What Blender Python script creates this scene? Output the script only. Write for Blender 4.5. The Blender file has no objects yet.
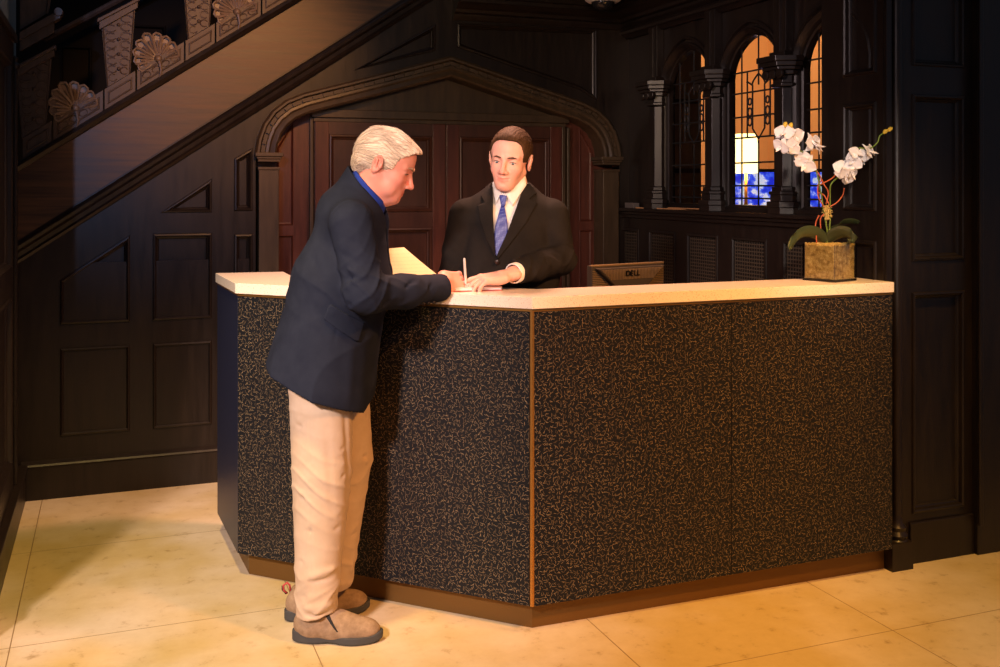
import bpy, bmesh, math, random
import numpy as np
from mathutils import Vector, Matrix
from mathutils.geometry import tessellate_polygon

sc = bpy.context.scene
COL = sc.collection
random.seed(4)
R = math.radians
# ------------------------------------------------------------------ camera
EYE = 1.459
cam = bpy.data.cameras.new('camera')
cam.lens = 1014 / 1000 * 36.0
cam.sensor_width = 36.0
cam.shift_y = -0.1465
cam.clip_start = 0.05
cam_o = bpy.data.objects.new('camera', cam)
COL.objects.link(cam_o)
cam_o.location = (0, 0, EYE)
cam_o.rotation_euler = (R(90), 0, R(-21))
sc.camera = cam_o
YAW = R(-21)
RX, RY = math.cos(YAW), math.sin(YAW)       # direction to the right of the lens, on the floor
def place(X, Y):
    """floor point X to the right of and Y ahead of the eye"""
    return (X * RX - Y * RY, X * RY + Y * RX)
# ------------------------------------------------------------------ colour management
sc.view_settings.view_transform = 'Standard'
sc.view_settings.look = 'None'
sc.view_settings.gamma = 1.0
sc.view_settings.use_curve_mapping = False
sc.view_settings.exposure = 0.0
# ------------------------------------------------------------------ world
w = bpy.data.worlds.new('world'); sc.world = w; w.use_nodes = True
w.node_tree.nodes['Background'].inputs[0].default_value = (0.55, 0.6, 0.8, 1)
w.node_tree.nodes['Background'].inputs[1].default_value = 0.14
# ------------------------------------------------------------------ lamps
def aim(o, tgt):
    d = Vector(tgt) - o.location
    o.rotation_euler = d.to_track_quat('-Z', 'Y').to_euler()
def area(name, loc, tgt, size, power, col, sy=None):
    l = bpy.data.lights.new(name, 'AREA'); l.energy = power; l.color = col
    l.size = size
    if sy: l.shape = 'RECTANGLE'; l.size_y = sy
    o = bpy.data.objects.new(name, l); o.location = loc; aim(o, tgt); COL.objects.link(o); return o
def spot(name, loc, tgt, power, col, ang, blend=0.5, rad=0.06):
    l = bpy.data.lights.new(name, 'SPOT'); l.energy = power; l.color = col
    l.spot_size = R(ang); l.spot_blend = blend; l.shadow_soft_size = rad
    o = bpy.data.objects.new(name, l); o.location = loc; aim(o, tgt); COL.objects.link(o); return o
def point(name, loc, power, col, rad=0.05):
    l = bpy.data.lights.new(name, 'POINT'); l.energy = power; l.color = col; l.shadow_soft_size = rad
    o = bpy.data.objects.new(name, l); o.location = loc; COL.objects.link(o); return o
# hall key from the front left; the others are added fills
spot('hall_key_fill', (-1.9, 0.2, 2.9), (0.40, 3.45, 0.62), 1350, (1.0, 0.78, 0.70), 33, 0.9, 0.22)
spot('hall_key_fill', (-0.2, -0.3, 2.5), (1.25, 3.6, 1.38), 230, (1.0, 0.62, 0.52), 19, 0.7, 0.12)  # added front fill to brighten the clerk's face
spot('hall_key_fill', (-1.5, 1.0, 2.7), (2.76, 4.3, 1.8), 480, (1.0, 0.74, 0.72), 26, 0.9, 0.2)  # added fill to lift the window wall and its columns
spot('hall_key_fill', (0.3, -0.3, 2.6), (2.58, 3.2, 1.36), 420, (1.0, 0.82, 0.70), 13, 0.7, 0.1)  # added narrow spot to whiten the orchid
spot('hall_key_fill', (-0.4, -0.4, 2.3), (2.05, 5.2, 1.95), 330, (1.0, 0.66, 0.36), 23, 0.8, 0.1)  # added warm fill for the arch and back wall
# warm ceiling spots in front of the counter and in the nook
spot('ceiling_spot', (2.3, 0.7, 3.2), (1.75, 3.0, 0.85), 620, (1.0, 0.42, 0.09), 44, 0.9, .12)
spot('ceiling_spot', (2.7, 1.9, 3.3), (2.6, 2.3, 0.0), 330, (1.0, 0.52, 0.10), 66, 0.9, .12)
spot('ceiling_spot', (0.9, 1.4, 3.3), (0.55, 5.2, 2.0), 520, (1.0, 0.42, 0.11), 24, 0.9, .1)
spot('ceiling_spot', (1.5, 3.9, 2.48), (1.2, 3.8, 1.0), 190, (1.0, 0.50, 0.34), 130, 0.9, .1)
spot('ceiling_spot', (-0.1, 2.6, 3.3), (-0.1, 3.7, 0.0), 300, (1.0, 0.66, 0.20), 60, 0.8, .1)
# daylight from the left
spot('daylight', (-0.95, -0.3, 2.6), (0.25, 5.2, 1.95), 240, (0.42, 0.56, 1.0), 24, 0.8, 0.03)

# ------------------------------------------------------------------ helpers
def N(nt, t, **k):
    n = nt.nodes.new(t)
    for a, b in k.items(): setattr(n, a, b)
    return n
def mat(name, base=(0.5, 0.5, 0.5), rough=0.5, metal=0.0, spec=0.5, **kw):
    m = bpy.data.materials.new(name); m.use_nodes = True
    nt = m.node_tree; b = nt.nodes['Principled BSDF']
    b.inputs['Base Color'].default_value = (*base, 1)
    b.inputs['Roughness'].default_value = rough
    b.inputs['Metallic'].default_value = metal
    b.inputs['Specular IOR Level'].default_value = spec
    for k, v in kw.items():
        b.inputs[k.replace('_', ' ')].default_value = v
    return m, nt, b
def ramp(nt, fac, stops):
    r = N(nt, 'ShaderNodeValToRGB')
    e = r.color_ramp.elements
    while len(e) < len(stops): e.new(0.5)
    for q, (p, c) in zip(e, stops):
        q.position = p; q.color = (*c, 1)
    nt.links.new(fac, r.inputs[0]); return r.outputs[0]
def noisy(nt, scale, vec='Object', stretch=None, detail=6, rough=0.6, rot=None):
    tc = N(nt, 'ShaderNodeTexCoord'); mp = N(nt, 'ShaderNodeMapping')
    nt.links.new(tc.outputs[vec], mp.inputs[0])
    if stretch: mp.inputs['Scale'].default_value = stretch
    if rot: mp.inputs['Rotation'].default_value = rot
    n = N(nt, 'ShaderNodeTexNoise'); n.inputs['Scale'].default_value = scale
    n.inputs['Detail'].default_value = detail; n.inputs['Roughness'].default_value = rough
    nt.links.new(mp.outputs[0], n.inputs['Vector']); return n.outputs[0]
def bump(nt, b, h, strength=0.2, dist=0.002):
    bp = N(nt, 'ShaderNodeBump'); bp.inputs['Strength'].default_value = strength
    bp.inputs['Distance'].default_value = dist
    nt.links.new(h, bp.inputs['Height']); nt.links.new(bp.outputs[0], b.inputs['Normal'])
def wood(name, c1, c2, rough=0.38, scale=6, stretch=(6, 6, 0.7), rot=None, spec=0.5, bs=0.25):
    m, nt, b = mat(name, c1, rough, spec=spec)
    n = noisy(nt, scale, stretch=stretch, rot=rot)
    nt.links.new(ramp(nt, n, [(0.3, c1), (0.7, c2)]), b.inputs['Base Color'])
    n2 = noisy(nt, scale * 5, stretch=stretch, rot=rot)
    bump(nt, b, n2, bs, 0.0015)
    r = N(nt, 'ShaderNodeMapRange'); r.inputs[3].default_value = rough - .08; r.inputs[4].default_value = rough + .12
    nt.links.new(n, r.inputs[0]); nt.links.new(r.outputs[0], b.inputs['Roughness'])
    return m
def plain(name, c, rough=0.5, metal=0.0, **kw): return mat(name, c, rough, metal, **kw)[0]
def cloth(name, c1, c2, scale=700, rough=0.85, bs=0.15, sheen=0.3, fine=None):
    m, nt, b = mat(name, c1, rough, spec=0.10)
    b.inputs['Sheen Weight'].default_value = sheen * .0
    b.inputs['Sheen Roughness'].default_value = 0.5
    n = noisy(nt, 14, detail=3)
    nt.links.new(ramp(nt, n, [(0.3, c1), (0.75, c2)]), b.inputs['Base Color'])
    n2 = noisy(nt, fine or 60, detail=5)
    bump(nt, b, n2, bs, 0.002)
    return m

WOOD = wood('dark_oak', (0.0085, 0.0055, 0.0045), (0.017, 0.0108, 0.0080), 0.36, spec=0.4)
WELL = wood('shaded_stairwell_oak', (0.003, 0.0025, 0.003), (0.006, 0.005, 0.006), 0.65, spec=.12)  # darker oak copy, the stairwell's shade put into the colour
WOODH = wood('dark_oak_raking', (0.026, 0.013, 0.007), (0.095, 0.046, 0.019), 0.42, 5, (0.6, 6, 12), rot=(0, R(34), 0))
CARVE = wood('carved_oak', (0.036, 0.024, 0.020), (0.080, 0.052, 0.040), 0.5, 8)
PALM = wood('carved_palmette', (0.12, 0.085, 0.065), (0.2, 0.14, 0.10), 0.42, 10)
ARCHW = wood('arch_oak', (0.038, 0.024, 0.013), (0.066, 0.042, 0.022), 0.42)
DOORW = wood('mahogany', (0.055, 0.016, 0.010), (0.105, 0.030, 0.018), 0.38)
DOORP = wood('mahogany_dark', (0.040, 0.014, 0.008), (0.066, 0.022, 0.012), 0.42)
PLAST = plain('grey_plaster', (0.30, 0.36, 0.36), 0.8)
BRASS = plain('aged_brass', (0.55, 0.27, 0.07), 0.38, 0.9)
BLACK = plain('black_plastic', (0.012, 0.012, 0.013), 0.45)

def frame_obj(name, me, parent=None):
    o = bpy.data.objects.new(name, me); COL.objects.link(o)
    if parent is not None: o.parent = parent
    return o
def tag(o, label=None, cat=None, group=None, kind=None):
    if label: o['label'] = label
    if cat: o['category'] = cat
    if group: o['group'] = group
    if kind: o['kind'] = kind
    return o
def empty(name, loc=(0, 0, 0), rz=0, label=None, cat=None, group=None):
    o = bpy.data.objects.new(name, None); o.empty_display_size = 0.1
    o.location = loc; o.rotation_euler = (0, 0, rz); COL.objects.link(o)
    return tag(o, label, cat, group)

class MB:
    """collects shapes and links them as one mesh object"""
    def __init__(s): s.v = []; s.f = []; s.uv = []; s.mi = []; s.cur = 0
    def add(s, vs, fs, uvs=None):
        o = len(s.v); s.v += [tuple(map(float, p)) for p in vs]
        for k, f in enumerate(fs):
            s.f.append([o + i for i in f]); s.mi.append(s.cur)
            s.uv.append(uvs[k] if uvs else [(0, 0)] * len(f))
    def box(s, x0, x1, y0, y1, z0, z1):
        v = [(x, y, z) for x in (x0, x1) for y in (y0, y1) for z in (z0, z1)]
        s.add(v, [(0, 1, 3, 2), (4, 6, 7, 5), (0, 4, 5, 1), (2, 3, 7, 6), (0, 2, 6, 4), (1, 5, 7, 3)])
    def obox(s, c, ax, ay, az, hx, hy, hz):
        c = Vector(c); ax = Vector(ax).normalized(); ay = Vector(ay).normalized(); az = Vector(az).normalized()
        v = [c + ax * i * hx + ay * j * hy + az * k * hz for i in (-1, 1) for j in (-1, 1) for k in (-1, 1)]
        s.add(v, [(0, 1, 3, 2), (4, 6, 7, 5), (0, 4, 5, 1), (2, 3, 7, 6), (0, 2, 6, 4), (1, 5, 7, 3)])
    def prism(s, poly, O, u, v, n, d0, d1):
        """polygon in the u,v plane at O, from depth d0 to d1 along n"""
        O, u, v, n = map(Vector, (O, u, v, n)); k = len(poly)
        a = [O + u * p[0] + v * p[1] + n * d0 for p in poly]; b = [O + u * p[0] + v * p[1] + n * d1 for p in poly]
        tri = tessellate_polygon([[Vector((p[0], p[1], 0)) for p in poly]])
        fs = [tuple(t) for t in tri] + [tuple(i + k for i in t) for t in tri]
        fs += [(i, (i + 1) % k, (i + 1) % k + k, i + k) for i in range(k)]
        s.add(a + b, fs)
    def tube(s, path, r, n=8, closed=False):
        P = [Vector(p) for p in path]; rs = r if isinstance(r, (list, tuple)) else [r] * len(P)
        vs = []; fs = []; up = None
        for i, p in enumerate(P):
            a = P[i - 1] if i else (P[-1] if closed else p); b = P[i + 1] if i + 1 < len(P) else (P[0] if closed else p)
            t = (b - a).normalized()
            if up is None: up = t.orthogonal().normalized()
            else: up = (up - t * up.dot(t)).normalized()
            w_ = t.cross(up)
            for k in range(n):
                q = 2 * math.pi * k / n
                vs.append(p + (up * math.cos(q) + w_ * math.sin(q)) * rs[i])
        m = len(P)
        for i in range(m if closed else m - 1):
            j = (i + 1) % m
            for k in range(n):
                fs.append((i * n + k, i * n + (k + 1) % n, j * n + (k + 1) % n, j * n + k))
        if not closed: fs += [tuple(range(n))[::-1], tuple((m - 1) * n + k for k in range(n))]
        s.add(vs, fs)
    def lathe(s, prof, c=(0, 0, 0), n=24, axis=None):
        """prof: (radius, height) list"""
        c = Vector(c); ax = Vector(axis or (0, 0, 1)).normalized(); u = ax.orthogonal().normalized(); w_ = ax.cross(u)
        vs = [c + ax * h + (u * math.cos(2 * math.pi * k / n) + w_ * math.sin(2 * math.pi * k / n)) * r for r, h in prof for k in range(n)]
        fs = [(i * n + k, i * n + (k + 1) % n, (i + 1) * n + (k + 1) % n, (i + 1) * n + k) for i in range(len(prof) - 1) for k in range(n)]
        fs += [tuple(range(n))[::-1], tuple((len(prof) - 1) * n + k for k in range(n))]
        s.add(vs, fs)
    def sweep(s, path, prof, O, u, v, n, closed=False):
        """path in the u,v plane; prof = (offset to the left of travel, height along n)"""
        O, u, v, n = map(Vector, (O, u, v, n)); L = len(path); m = len(prof); vs = []; fs = []
        for i in range(L):
            p = Vector(path[i])
            a = Vector(path[i - 1]) if (i or closed) else None
            b = Vector(path[(i + 1) % L]) if (i + 1 < L or closed) else None
            d1 = (p - a).normalized() if a is not None else None
            d2 = (b - p).normalized() if b is not None else None
            if d1 is None: d1 = d2
            if d2 is None: d2 = d1
            n1 = Vector((-d1.y, d1.x)); n2 = Vector((-d2.y, d2.x))
            q = (n1 + n2).normalized(); k = 1 / max(0.35, q.dot(n1))
            for o_, h in prof:
                w2 = p + q * (o_ * k)
                vs.append(O + u * w2.x + v * w2.y + n * h)
        for i in range(L if closed else L - 1):
            j = (i + 1) % L
            for k in range(m - 1):
                fs.append((i * m + k, j * m + k, j * m + k + 1, i * m + k + 1))
        if not closed: fs += [tuple(range(m)), tuple((L - 1) * m + k for k in range(m))[::-1]]
        s.add(vs, fs)
    def panels(s, outer, holes, O, u, v, n, mould=None):
        """a panelled face: flat frame, each hole a moulded edge stepping down into its field"""
        O, u, v, n = map(Vector, (O, u, v, n))
        def ccw(p):
            a = sum(p[i - 1][0] * p[i][1] - p[i][0] * p[i - 1][1] for i in range(len(p)))
            return p if a > 0 else p[::-1]
        loops = [ccw(outer)] + [ccw(h) for h in holes]
        flat = [q for l in loops for q in l]
        tri = tessellate_polygon([[Vector((q[0], q[1], 0)) for q in l] for l in loops])
        s.add([O + u * q[0] + v * q[1] for q in flat], [tuple(t) for t in tri])
        mould = mould or [(0, 0), (0.003, 0.007), (0.010, 0.009), (0.015, 0.004), (0.019, -0.010), (0.024, -0.013), (0.028, -0.020)]
        for h in loops[1:]:
            s.sweep(h, mould, O, u, v, n, closed=True)
            i_, d = mould[-1]
            L = len(h); pts = []
            for i in range(L):
                p = Vector(h[i]); d1 = (p - Vector(h[i - 1])).normalized(); d2 = (Vector(h[(i + 1) % L]) - p).normalized()
                n1 = Vector((-d1.y, d1.x)); n2 = Vector((-d2.y, d2.x)); q = (n1 + n2).normalized(); k = 1 / max(0.35, q.dot(n1))
                pts.append(p + q * (i_ * k))
            t2 = tessellate_polygon([[Vector((q.x, q.y, 0)) for q in pts]])
            s.add([O + u * q.x + v * q.y + n * d for q in pts], [tuple(t) for t in t2])
    def build(s, name, mats, parent=None, smooth=False, bevel=0, auto=None, origin=None, seg=2):
        me = bpy.data.meshes.new(name)
        vs = s.v
        if origin is not None: vs = [(a - origin[0], b - origin[1], c - origin[2]) for a, b, c in vs]
        me.from_pydata(vs, [], s.f); me.update()
        if not isinstance(mats, (list, tuple)): mats = [mats]
        for m in mats: me.materials.append(m)
        if len(mats) > 1:
            me.polygons.foreach_set('material_index', s.mi)
        ul = me.uv_layers.new(name='UVMap')
        ul.data.foreach_set('uv', [c for f in s.uv for q in f for c in q])
        bm = bmesh.new(); bm.from_mesh(me)
        bmesh.ops.remove_doubles(bm, verts=bm.verts, dist=1e-6)
        bmesh.ops.recalc_face_normals(bm, faces=bm.faces); bm.to_mesh(me); bm.free()
        o = frame_obj(name, me, parent)
        if smooth: me.polygons.foreach_set('use_smooth', [True] * len(me.polygons))
        if auto:
            me.polygons.foreach_set('use_smooth', [True] * len(me.polygons))
            try: me.set_sharp_from_angle(angle=R(auto))
            except Exception: pass
        if bevel:
            b = o.modifiers.new('bevel', 'BEVEL'); b.width = bevel; b.segments = seg; b.limit_method = 'ANGLE'; b.angle_limit = R(40)
        return o
def struct(o): o['kind'] = 'structure'; return o
def arc(cx, cy, rx, ry, a0, a1, n): return [(cx + rx * math.cos(R(a0 + (a1 - a0) * i / n)), cy + ry * math.sin(R(a0 + (a1 - a0) * i / n))) for i in range(n + 1)]
X3, Y3, Z3 = (1, 0, 0), (0, 1, 0), (0, 0, 1)
NX, NY = (-1, 0, 0), (0, -1, 0)
# =================================================================== THE SETTING
YB = 5.2            # back wall
XL = -0.39          # left wall
XR = 2.76           # right side wall with the leaded lights
YP = 3.10           # front of the pier at the counter's right end
HN = 2.56           # ceiling over the nook
# ---- floor: limestone slabs
m, nt, b = mat('limestone', (0.6, 0.5, 0.3), 0.36, spec=0.4)
n1 = noisy(nt, 1.3, detail=3); n2 = noisy(nt, 16, detail=9, rough=0.7)
c1 = ramp(nt, n1, [(0.38, (0.58, 0.44, 0.20)), (0.60, (0.72, 0.60, 0.45))])
c2 = ramp(nt, n2, [(0.30, (0.60, 0.53, 0.42)), (0.42, (0.92, 0.90, 0.86)), (0.7, (1.0, 1.0, 1.0))])
mx = N(nt, 'ShaderNodeMix', data_type='RGBA', blend_type='MULTIPLY'); mx.inputs[0].default_value = 1
nt.links.new(c1, mx.inputs[6]); nt.links.new(c2, mx.inputs[7])
tc = N(nt, 'ShaderNodeTexCoord'); sp = N(nt, 'ShaderNodeSeparateXYZ'); nt.links.new(tc.outputs['Object'], sp.inputs[0])
def line(out, off):
    a = N(nt, 'ShaderNodeMath', operation='ADD'); a.inputs[1].default_value = 9 + off; nt.links.new(out, a.inputs[0])
    q = N(nt, 'ShaderNodeMath', operation='MODULO'); q.inputs[1].default_value = 0.9; nt.links.new(a.outputs[0], q.inputs[0])
    l = N(nt, 'ShaderNodeMath', operation='LESS_THAN'); l.inputs[1].default_value = 0.0035; nt.links.new(q.outputs[0], l.inputs[0]); return l.outputs[0]
g = N(nt, 'ShaderNodeMath', operation='MAXIMUM'); nt.links.new(line(sp.outputs[0], 0.3), g.inputs[0]); nt.links.new(line(sp.outputs[1], 0.05), g.inputs[1])
mg = N(nt, 'ShaderNodeMix', data_type='RGBA'); nt.links.new(g.outputs[0], mg.inputs[0]); nt.links.new(mx.outputs[2], mg.inputs[6])
mg.inputs[7].default_value = (0.26, 0.17, 0.08, 1)
nt.links.new(mg.outputs[2], b.inputs['Base Color'])
bump(nt, b, n2, 0.06, 0.001)
FLOOR = m
q = MB(); q.box(-4.5, 8, -4, 9, -0.08, 0); struct(q.build('floor', FLOOR))

def zs(x, c=1.405): return c + 0.675 * x       # raking lines of the stair
OW, UW, VW, NW = (0, YB, 0), X3, Z3, NY
# ---- back wall, panelled, under the stair and round the arch
CX = 1.705
half = [(1.025, 0.0), (1.025, 1.62), (1.012, 1.70), (0.985, 1.775), (0.94, 1.84), (0.875, 1.893), (0.79, 1.93), (0.68, 1.962), (0.42, 2.035), (0.0, 2.155)]
archL = [(CX - a, z) for a, z in half]; archR = [(CX + a, z) for a, z in half[::-1][1:]]
outer = [(-0.45, 0.0)] + archL + archR + [(2.95, 0.0), (2.95, 2.7), (1.91, 2.7), (-0.45, zs(-0.45))]
holes = [
 [(-0.223, .285), (.087, .285), (.087, .70), (-.223, .70)], [(.191, .285), (.468, .285), (.468, .70), (.191, .70)],
 [(-.223, .81), (.087, .81), (.087, 1.228), (-.223, 1.02)], [(.191, .81), (.468, .81), (.468, 1.232), (.191, 1.232)],
 [(.575, .285), (.665, .285), (.665, .70), (.575, .70)], [(.575, .81), (.665, .81), (.665, 1.224), (.575, 1.224)],
 [(.575, 1.339), (.665, 1.339), (.665, 1.655), (.575, 1.60)],
 [(.225, 1.333), (.468, 1.333), (.468, 1.50)],
 [(1.18, 2.065), (1.628, 2.19), (1.628, 2.335)],
 [(1.747, 2.215), (2.10, 2.115), (2.48, 2.01), (2.589, 1.95), (2.589, 2.36), (1.747, 2.345)]]
q = MB(); q.panels(outer, holes, OW, UW, VW, NW)
q.box(-0.45, 0.68, YB + 0.001, YB + 0.03, 0, 1.1)
struct(q.build('wall_back', ARCHW if False else WOOD))
# stiles and mouldings that run on the wall
q = MB()
q.sweep([(-0.39, 0.0), (0.675, 0.0)], [(0, 0), (0, .022), (.15, .022), (.158, .030), (.166, .024), (.176, .008), (.18, 0)], OW, UW, VW, NW)
struct(q.build('baseboard_back', WOOD))
# ---- the stair: raking moulding, smooth string board, cap, carved rail
q = MB()
x0, x1 = -0.42, 1.75
q.sweep([(x0, zs(x0, 1.375)), (x1, zs(x1, 1.375))], [(0, 0), (0, .016), (.012, .024), (.022, .014), (.040, .018), (.052, .040), (.066, .044), (.076, .036), (.082, .022), (.09, .02), (.09, 0)], OW, UW, VW, NW)
struct(q.build('trim_1', WOOD))
q = MB()
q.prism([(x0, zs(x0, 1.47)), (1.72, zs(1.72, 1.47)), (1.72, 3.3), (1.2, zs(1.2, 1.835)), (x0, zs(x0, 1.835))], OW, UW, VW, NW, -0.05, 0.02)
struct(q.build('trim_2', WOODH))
q = MB()
q.sweep([(x0, zs(x0, 1.80)), (1.2, zs(1.2, 1.80))], [(0, .02), (0, .045), (.018, .058), (.032, .052), (.04, .02)], OW, UW, VW, NW)
struct(q.build('trim_3', WOOD))
# wall over the right part of the string board
q = MB(); q.box(-4.5, XR + .3, 6.25, 6.3, 0, 3.4)
q.panels([(-0.5, 1.4), (1.8, 1.4), (1.8, 3.3), (-0.5, 3.3)], [[(-0.27, 1.7), (-0.10, 1.7), (-0.10, 2.26), (-0.27, 2.26)], [(0.02, 1.8), (0.3, 1.8), (0.3, 2.4), (0.02, 2.4)], [(0.42, 1.9), (0.8, 1.9), (0.8, 2.7), (0.42, 2.7)]], (0, 6.24, 0), UW, VW, NW)
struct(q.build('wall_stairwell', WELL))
# stair treads behind the balustrade
q = MB()
for i in range(9):
    xx = -0.45 + i * 0.27
    q.box(xx, xx + 0.29, YB + .06, 6.2, zs(xx, 1.60) - .1, zs(xx, 1.66))
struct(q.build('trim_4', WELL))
# carved base rail of the balustrade
RK = Vector((1, 0, 0.675)).normalized(); RN = Vector((-0.675, 0, 1)).normalized(); SL = (1, 0, .675)
def rail_block(q, xa, xb, carved):
    za = 1.842
    for (a, b_, d0, d1, lo, hi) in [(xa, xb, 0.0, .032, 0, .10)]:
        P = [(a, zs(a, za + lo)), (b_, zs(b_, za + lo)), (b_, zs(b_, za + hi)), (a, zs(a, za + hi))]
        h = [(a + .014, zs(a + .014, za + .020)), (b_ - .014, zs(b_ - .014, za + .020)), (b_ - .014, zs(b_ - .014, za + .078)), (a + .014, zs(a + .014, za + .078))]
        q.prism(P, OW, UW, VW, NW, -0.03, .030)
        q.panels(P, [h], (0, YB - .031, 0), UW, VW, NW, [(0, 0), (.002, .005), (.006, .006), (.009, -.004), (.012, -.006)])
    if carved:
        for k in range(4):
            x = xa + (xb - xa) * (.2 + .2 * k); c = Vector((x, YB - .03, zs(x, 1.842 + .049)))
            q.tube([c + RK * .020 * math.cos(t) + RN * .013 * math.sin(t) for t in [i * math.pi / 5 for i in range(10)]], .003, 5, True)
BXS = [(-.333 + .368 * i) for i in range(4)]
def baluster(x):
    z0 = zs(x, 1.945); root = empty('baluster', (x, YB - .005, z0))
    a = MB()   # tapering carved term
    wb, wt, h = .052, .075, .305
    P = [(-wb, -wb * .675), (wb, wb * .675), (wt, h + wt * .675), (-wt, h - wt * .675)]
    a.prism(P, (0, 0, 0), X3, Z3, NY, -.03, .022)
    for i in range(7):   # scrollwork in relief
        zz = .03 + i * .040; ww = wb + (wt - wb) * i / 6
        for sgn in (-1, 1):
            c = Vector((sgn * ww * .48, -.023, zz + sgn * ww * .33))
            a.tube([c + Vector((ww * .36 * math.cos(t), 0, .017 * math.sin(t))) for t in [sgn * (.4 + i2 * .62) for i2 in range(9)]], .0032, 5)
    for i in range(4): a.lathe([(.0, -.004), (.008, 0), (.009, .004), (.004, .010), (0, .011)], (0, -.022, .055 + i * .07), 10, (0, -1, 0))
    for sgn in (-1, 1): a.tube([(sgn * wb * .93, -.022, sgn * wb * .63), (sgn * wt * .93, -.022, h + sgn * wt * .63)], .0035, 5)
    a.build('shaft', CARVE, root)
    c = MB()
    c.prism([(-wt - .012, h - wt * .675 - .02), (wt + .012, h + wt * .675 - .005), (wt + .012, h + wt * .675 + .045), (-wt - .012, h - wt * .675 + .03)], (0, 0, 0), X3, Z3, NY, -.035, .04)
    c.prism([(-wt - .02, h - wt * .675 + .012), (wt + .02, h + wt * .675 + .028), (wt + .02, h + wt * .675 + .045), (-wt - .02, h - wt * .675 + .03)], (0, 0, 0), X3, Z3, NY, -.035, .052)
    c.build('cap', CARVE, root, bevel=.003)
    return root
blabels = ['carved tapering stair baluster farthest left, half in shadow by the grey wall', 'carved tapering stair baluster standing between the two lower palmettes', 'carved tapering stair baluster cut by the top edge, between the middle and upper palmettes', None]
for i, x in enumerate(BXS[:3]):
    o = baluster(x); tag(o, blabels[i], 'baluster', 'carved balusters along the stair')
# rail blocks: a plain framed one under each baluster, a carved one between
q = MB()
for i in range(-1, 5):
    x = -.333 + .368 * i
    if x > -.5: rail_block(q, max(x - .062, XL + .01), x + .075, False)
    rail_block(q, max(x + .083, XL + .01) if i >= 0 else XL + .0, x + .368 - .070, True) if i >= 0 else None
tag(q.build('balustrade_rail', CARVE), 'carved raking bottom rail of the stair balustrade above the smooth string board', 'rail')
def palmette(x, label):
    z0 = zs(x, 1.95); root = empty('palmette', (x, YB - .01, z0))
    q = MB(); base = Vector((0, 0, -.02)); tilt = R(26)
    for k in range(9):
        a = tilt + R(90) + R((k - 4) * 23); L = .138 - abs(k - 4) * .009
        d = Vector((math.cos(a), 0, math.sin(a))); p = Vector((-d.z, 0, d.x))
        pts = [base + d * .02]
        for t, w_ in [(.25, .006), (.55, .013), (.78, .019), (.93, .017), (1.0, .004)]: pts.append(base + d * L * t + p * w_)
        for t, w_ in [(.93, -.017), (.78, -.019), (.55, -.013), (.25, -.006)]: pts.append(base + d * L * t + p * w_)
        q.tube([Vector((v.x, -.012 - .012 * (1 - abs(i - 5) / 5), v.z)) for i, v in enumerate(pts)], .0062, 6, True)
        q.tube([base + d * .02 + Vector((0, -.012, 0)), base + d * L * .72 + Vector((0, -.018, 0))], [.003, .007], 6)
        q.prism([(v.x, v.z) for v in pts], (0, 0, 0), X3, Z3, NY, -.012, .008)
    q.lathe([(0, 0), (.016, 0), (.018, .012), (.010, .022), (0, .024)], (base.x, -.012, base.z + .004), 14, (0, -1, 0))
    q.tube([base + Vector((.004, -.03, -.01)), base + Vector((.012, -.034, -.05)), base + Vector((.004, -.03, -.10))], [.008, .006, .003], 6)
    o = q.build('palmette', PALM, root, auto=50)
    bpy.data.objects.remove(root); o.name = 'palmette'; o.location = (x, YB - .01, z0)
    return tag(o, label, 'ornament', 'palmette ornaments on the stair rail')
palmette(-.155, 'lowest carved palmette fan on the stair rail, palest of the row')
palmette(.215, 'middle carved palmette fan on the stair rail between two balusters')
palmette(.585, 'highest carved palmette fan on the stair rail at the top edge')
# the arcade over the balusters, only its left end shows
q = MB()
x = -.333
q.prism([(-.06, -.05), (.085, .045), (.085, .10), (-.06, .00)], (x, YB, 2.135), X3, Z3, NY, -.03, .03)
q.prism([(-.06, .0), (.115, .115), (.115, .155), (-.06, .035)], (x, YB, 2.135), X3, Z3, NY, -.03, .048)
q.lathe([(0, -.05), (.02, -.05), (.022, 0), (.02, .05), (0, .05)], (x + .105, YB - .01, 2.275), 14, Y3)
q.prism([(-.06, .05), (.05, .13)] + [(.06, .2), (.08, .28), (.12, .36), (.18, .42), (.26, .47), (.26, .7), (-.06, .7)], (x, YB, 2.135), X3, Z3, NY, -.03, .02)
q.tube([(x + a, YB - .022, 2.135 + b_) for a, b_ in [(.055, .13), (.065, .2), (.085, .28), (.125, .36), (.185, .42), (.27, .48)]], .008, 6)
tag(q.build('arcade', CARVE, bevel=.002), 'carved arcade springing above the leftmost stair baluster', 'arch')
q = MB(); q.tube([(-.33, 5.9, 2.24), (.9, 5.9, 3.02)], .018, 8)
tag(q.build('handrail', CARVE), 'thin reddish handrail on the far side of the stairwell', 'handrail')
q = MB(); q.box(-.62, -.45, YB - .10, YB + .5, 1.4, 3.3); q.box(-.50, -.43, 4.70, 4.86, 2.0, 3.3)
struct(q.build('wall_left_upper', PLAST))

# ---- arch moulding and its pilasters
ARCHP = archL[1:] + archR[:-1]
q = MB()
prof = [(0.008, 0), (0.008, .022), (-.002, .034), (-.012, .034), (-.018, .020), (-.020, .014), (-.040, .014), (-.043, .024), (-.056, .026), (-.066, .018), (-.074, .022), (-.088, .028), (-.098, .018), (-.102, -.02), (-.102, -.10)]
q.sweep(ARCHP, prof, OW, UW, VW, NW)
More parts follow.
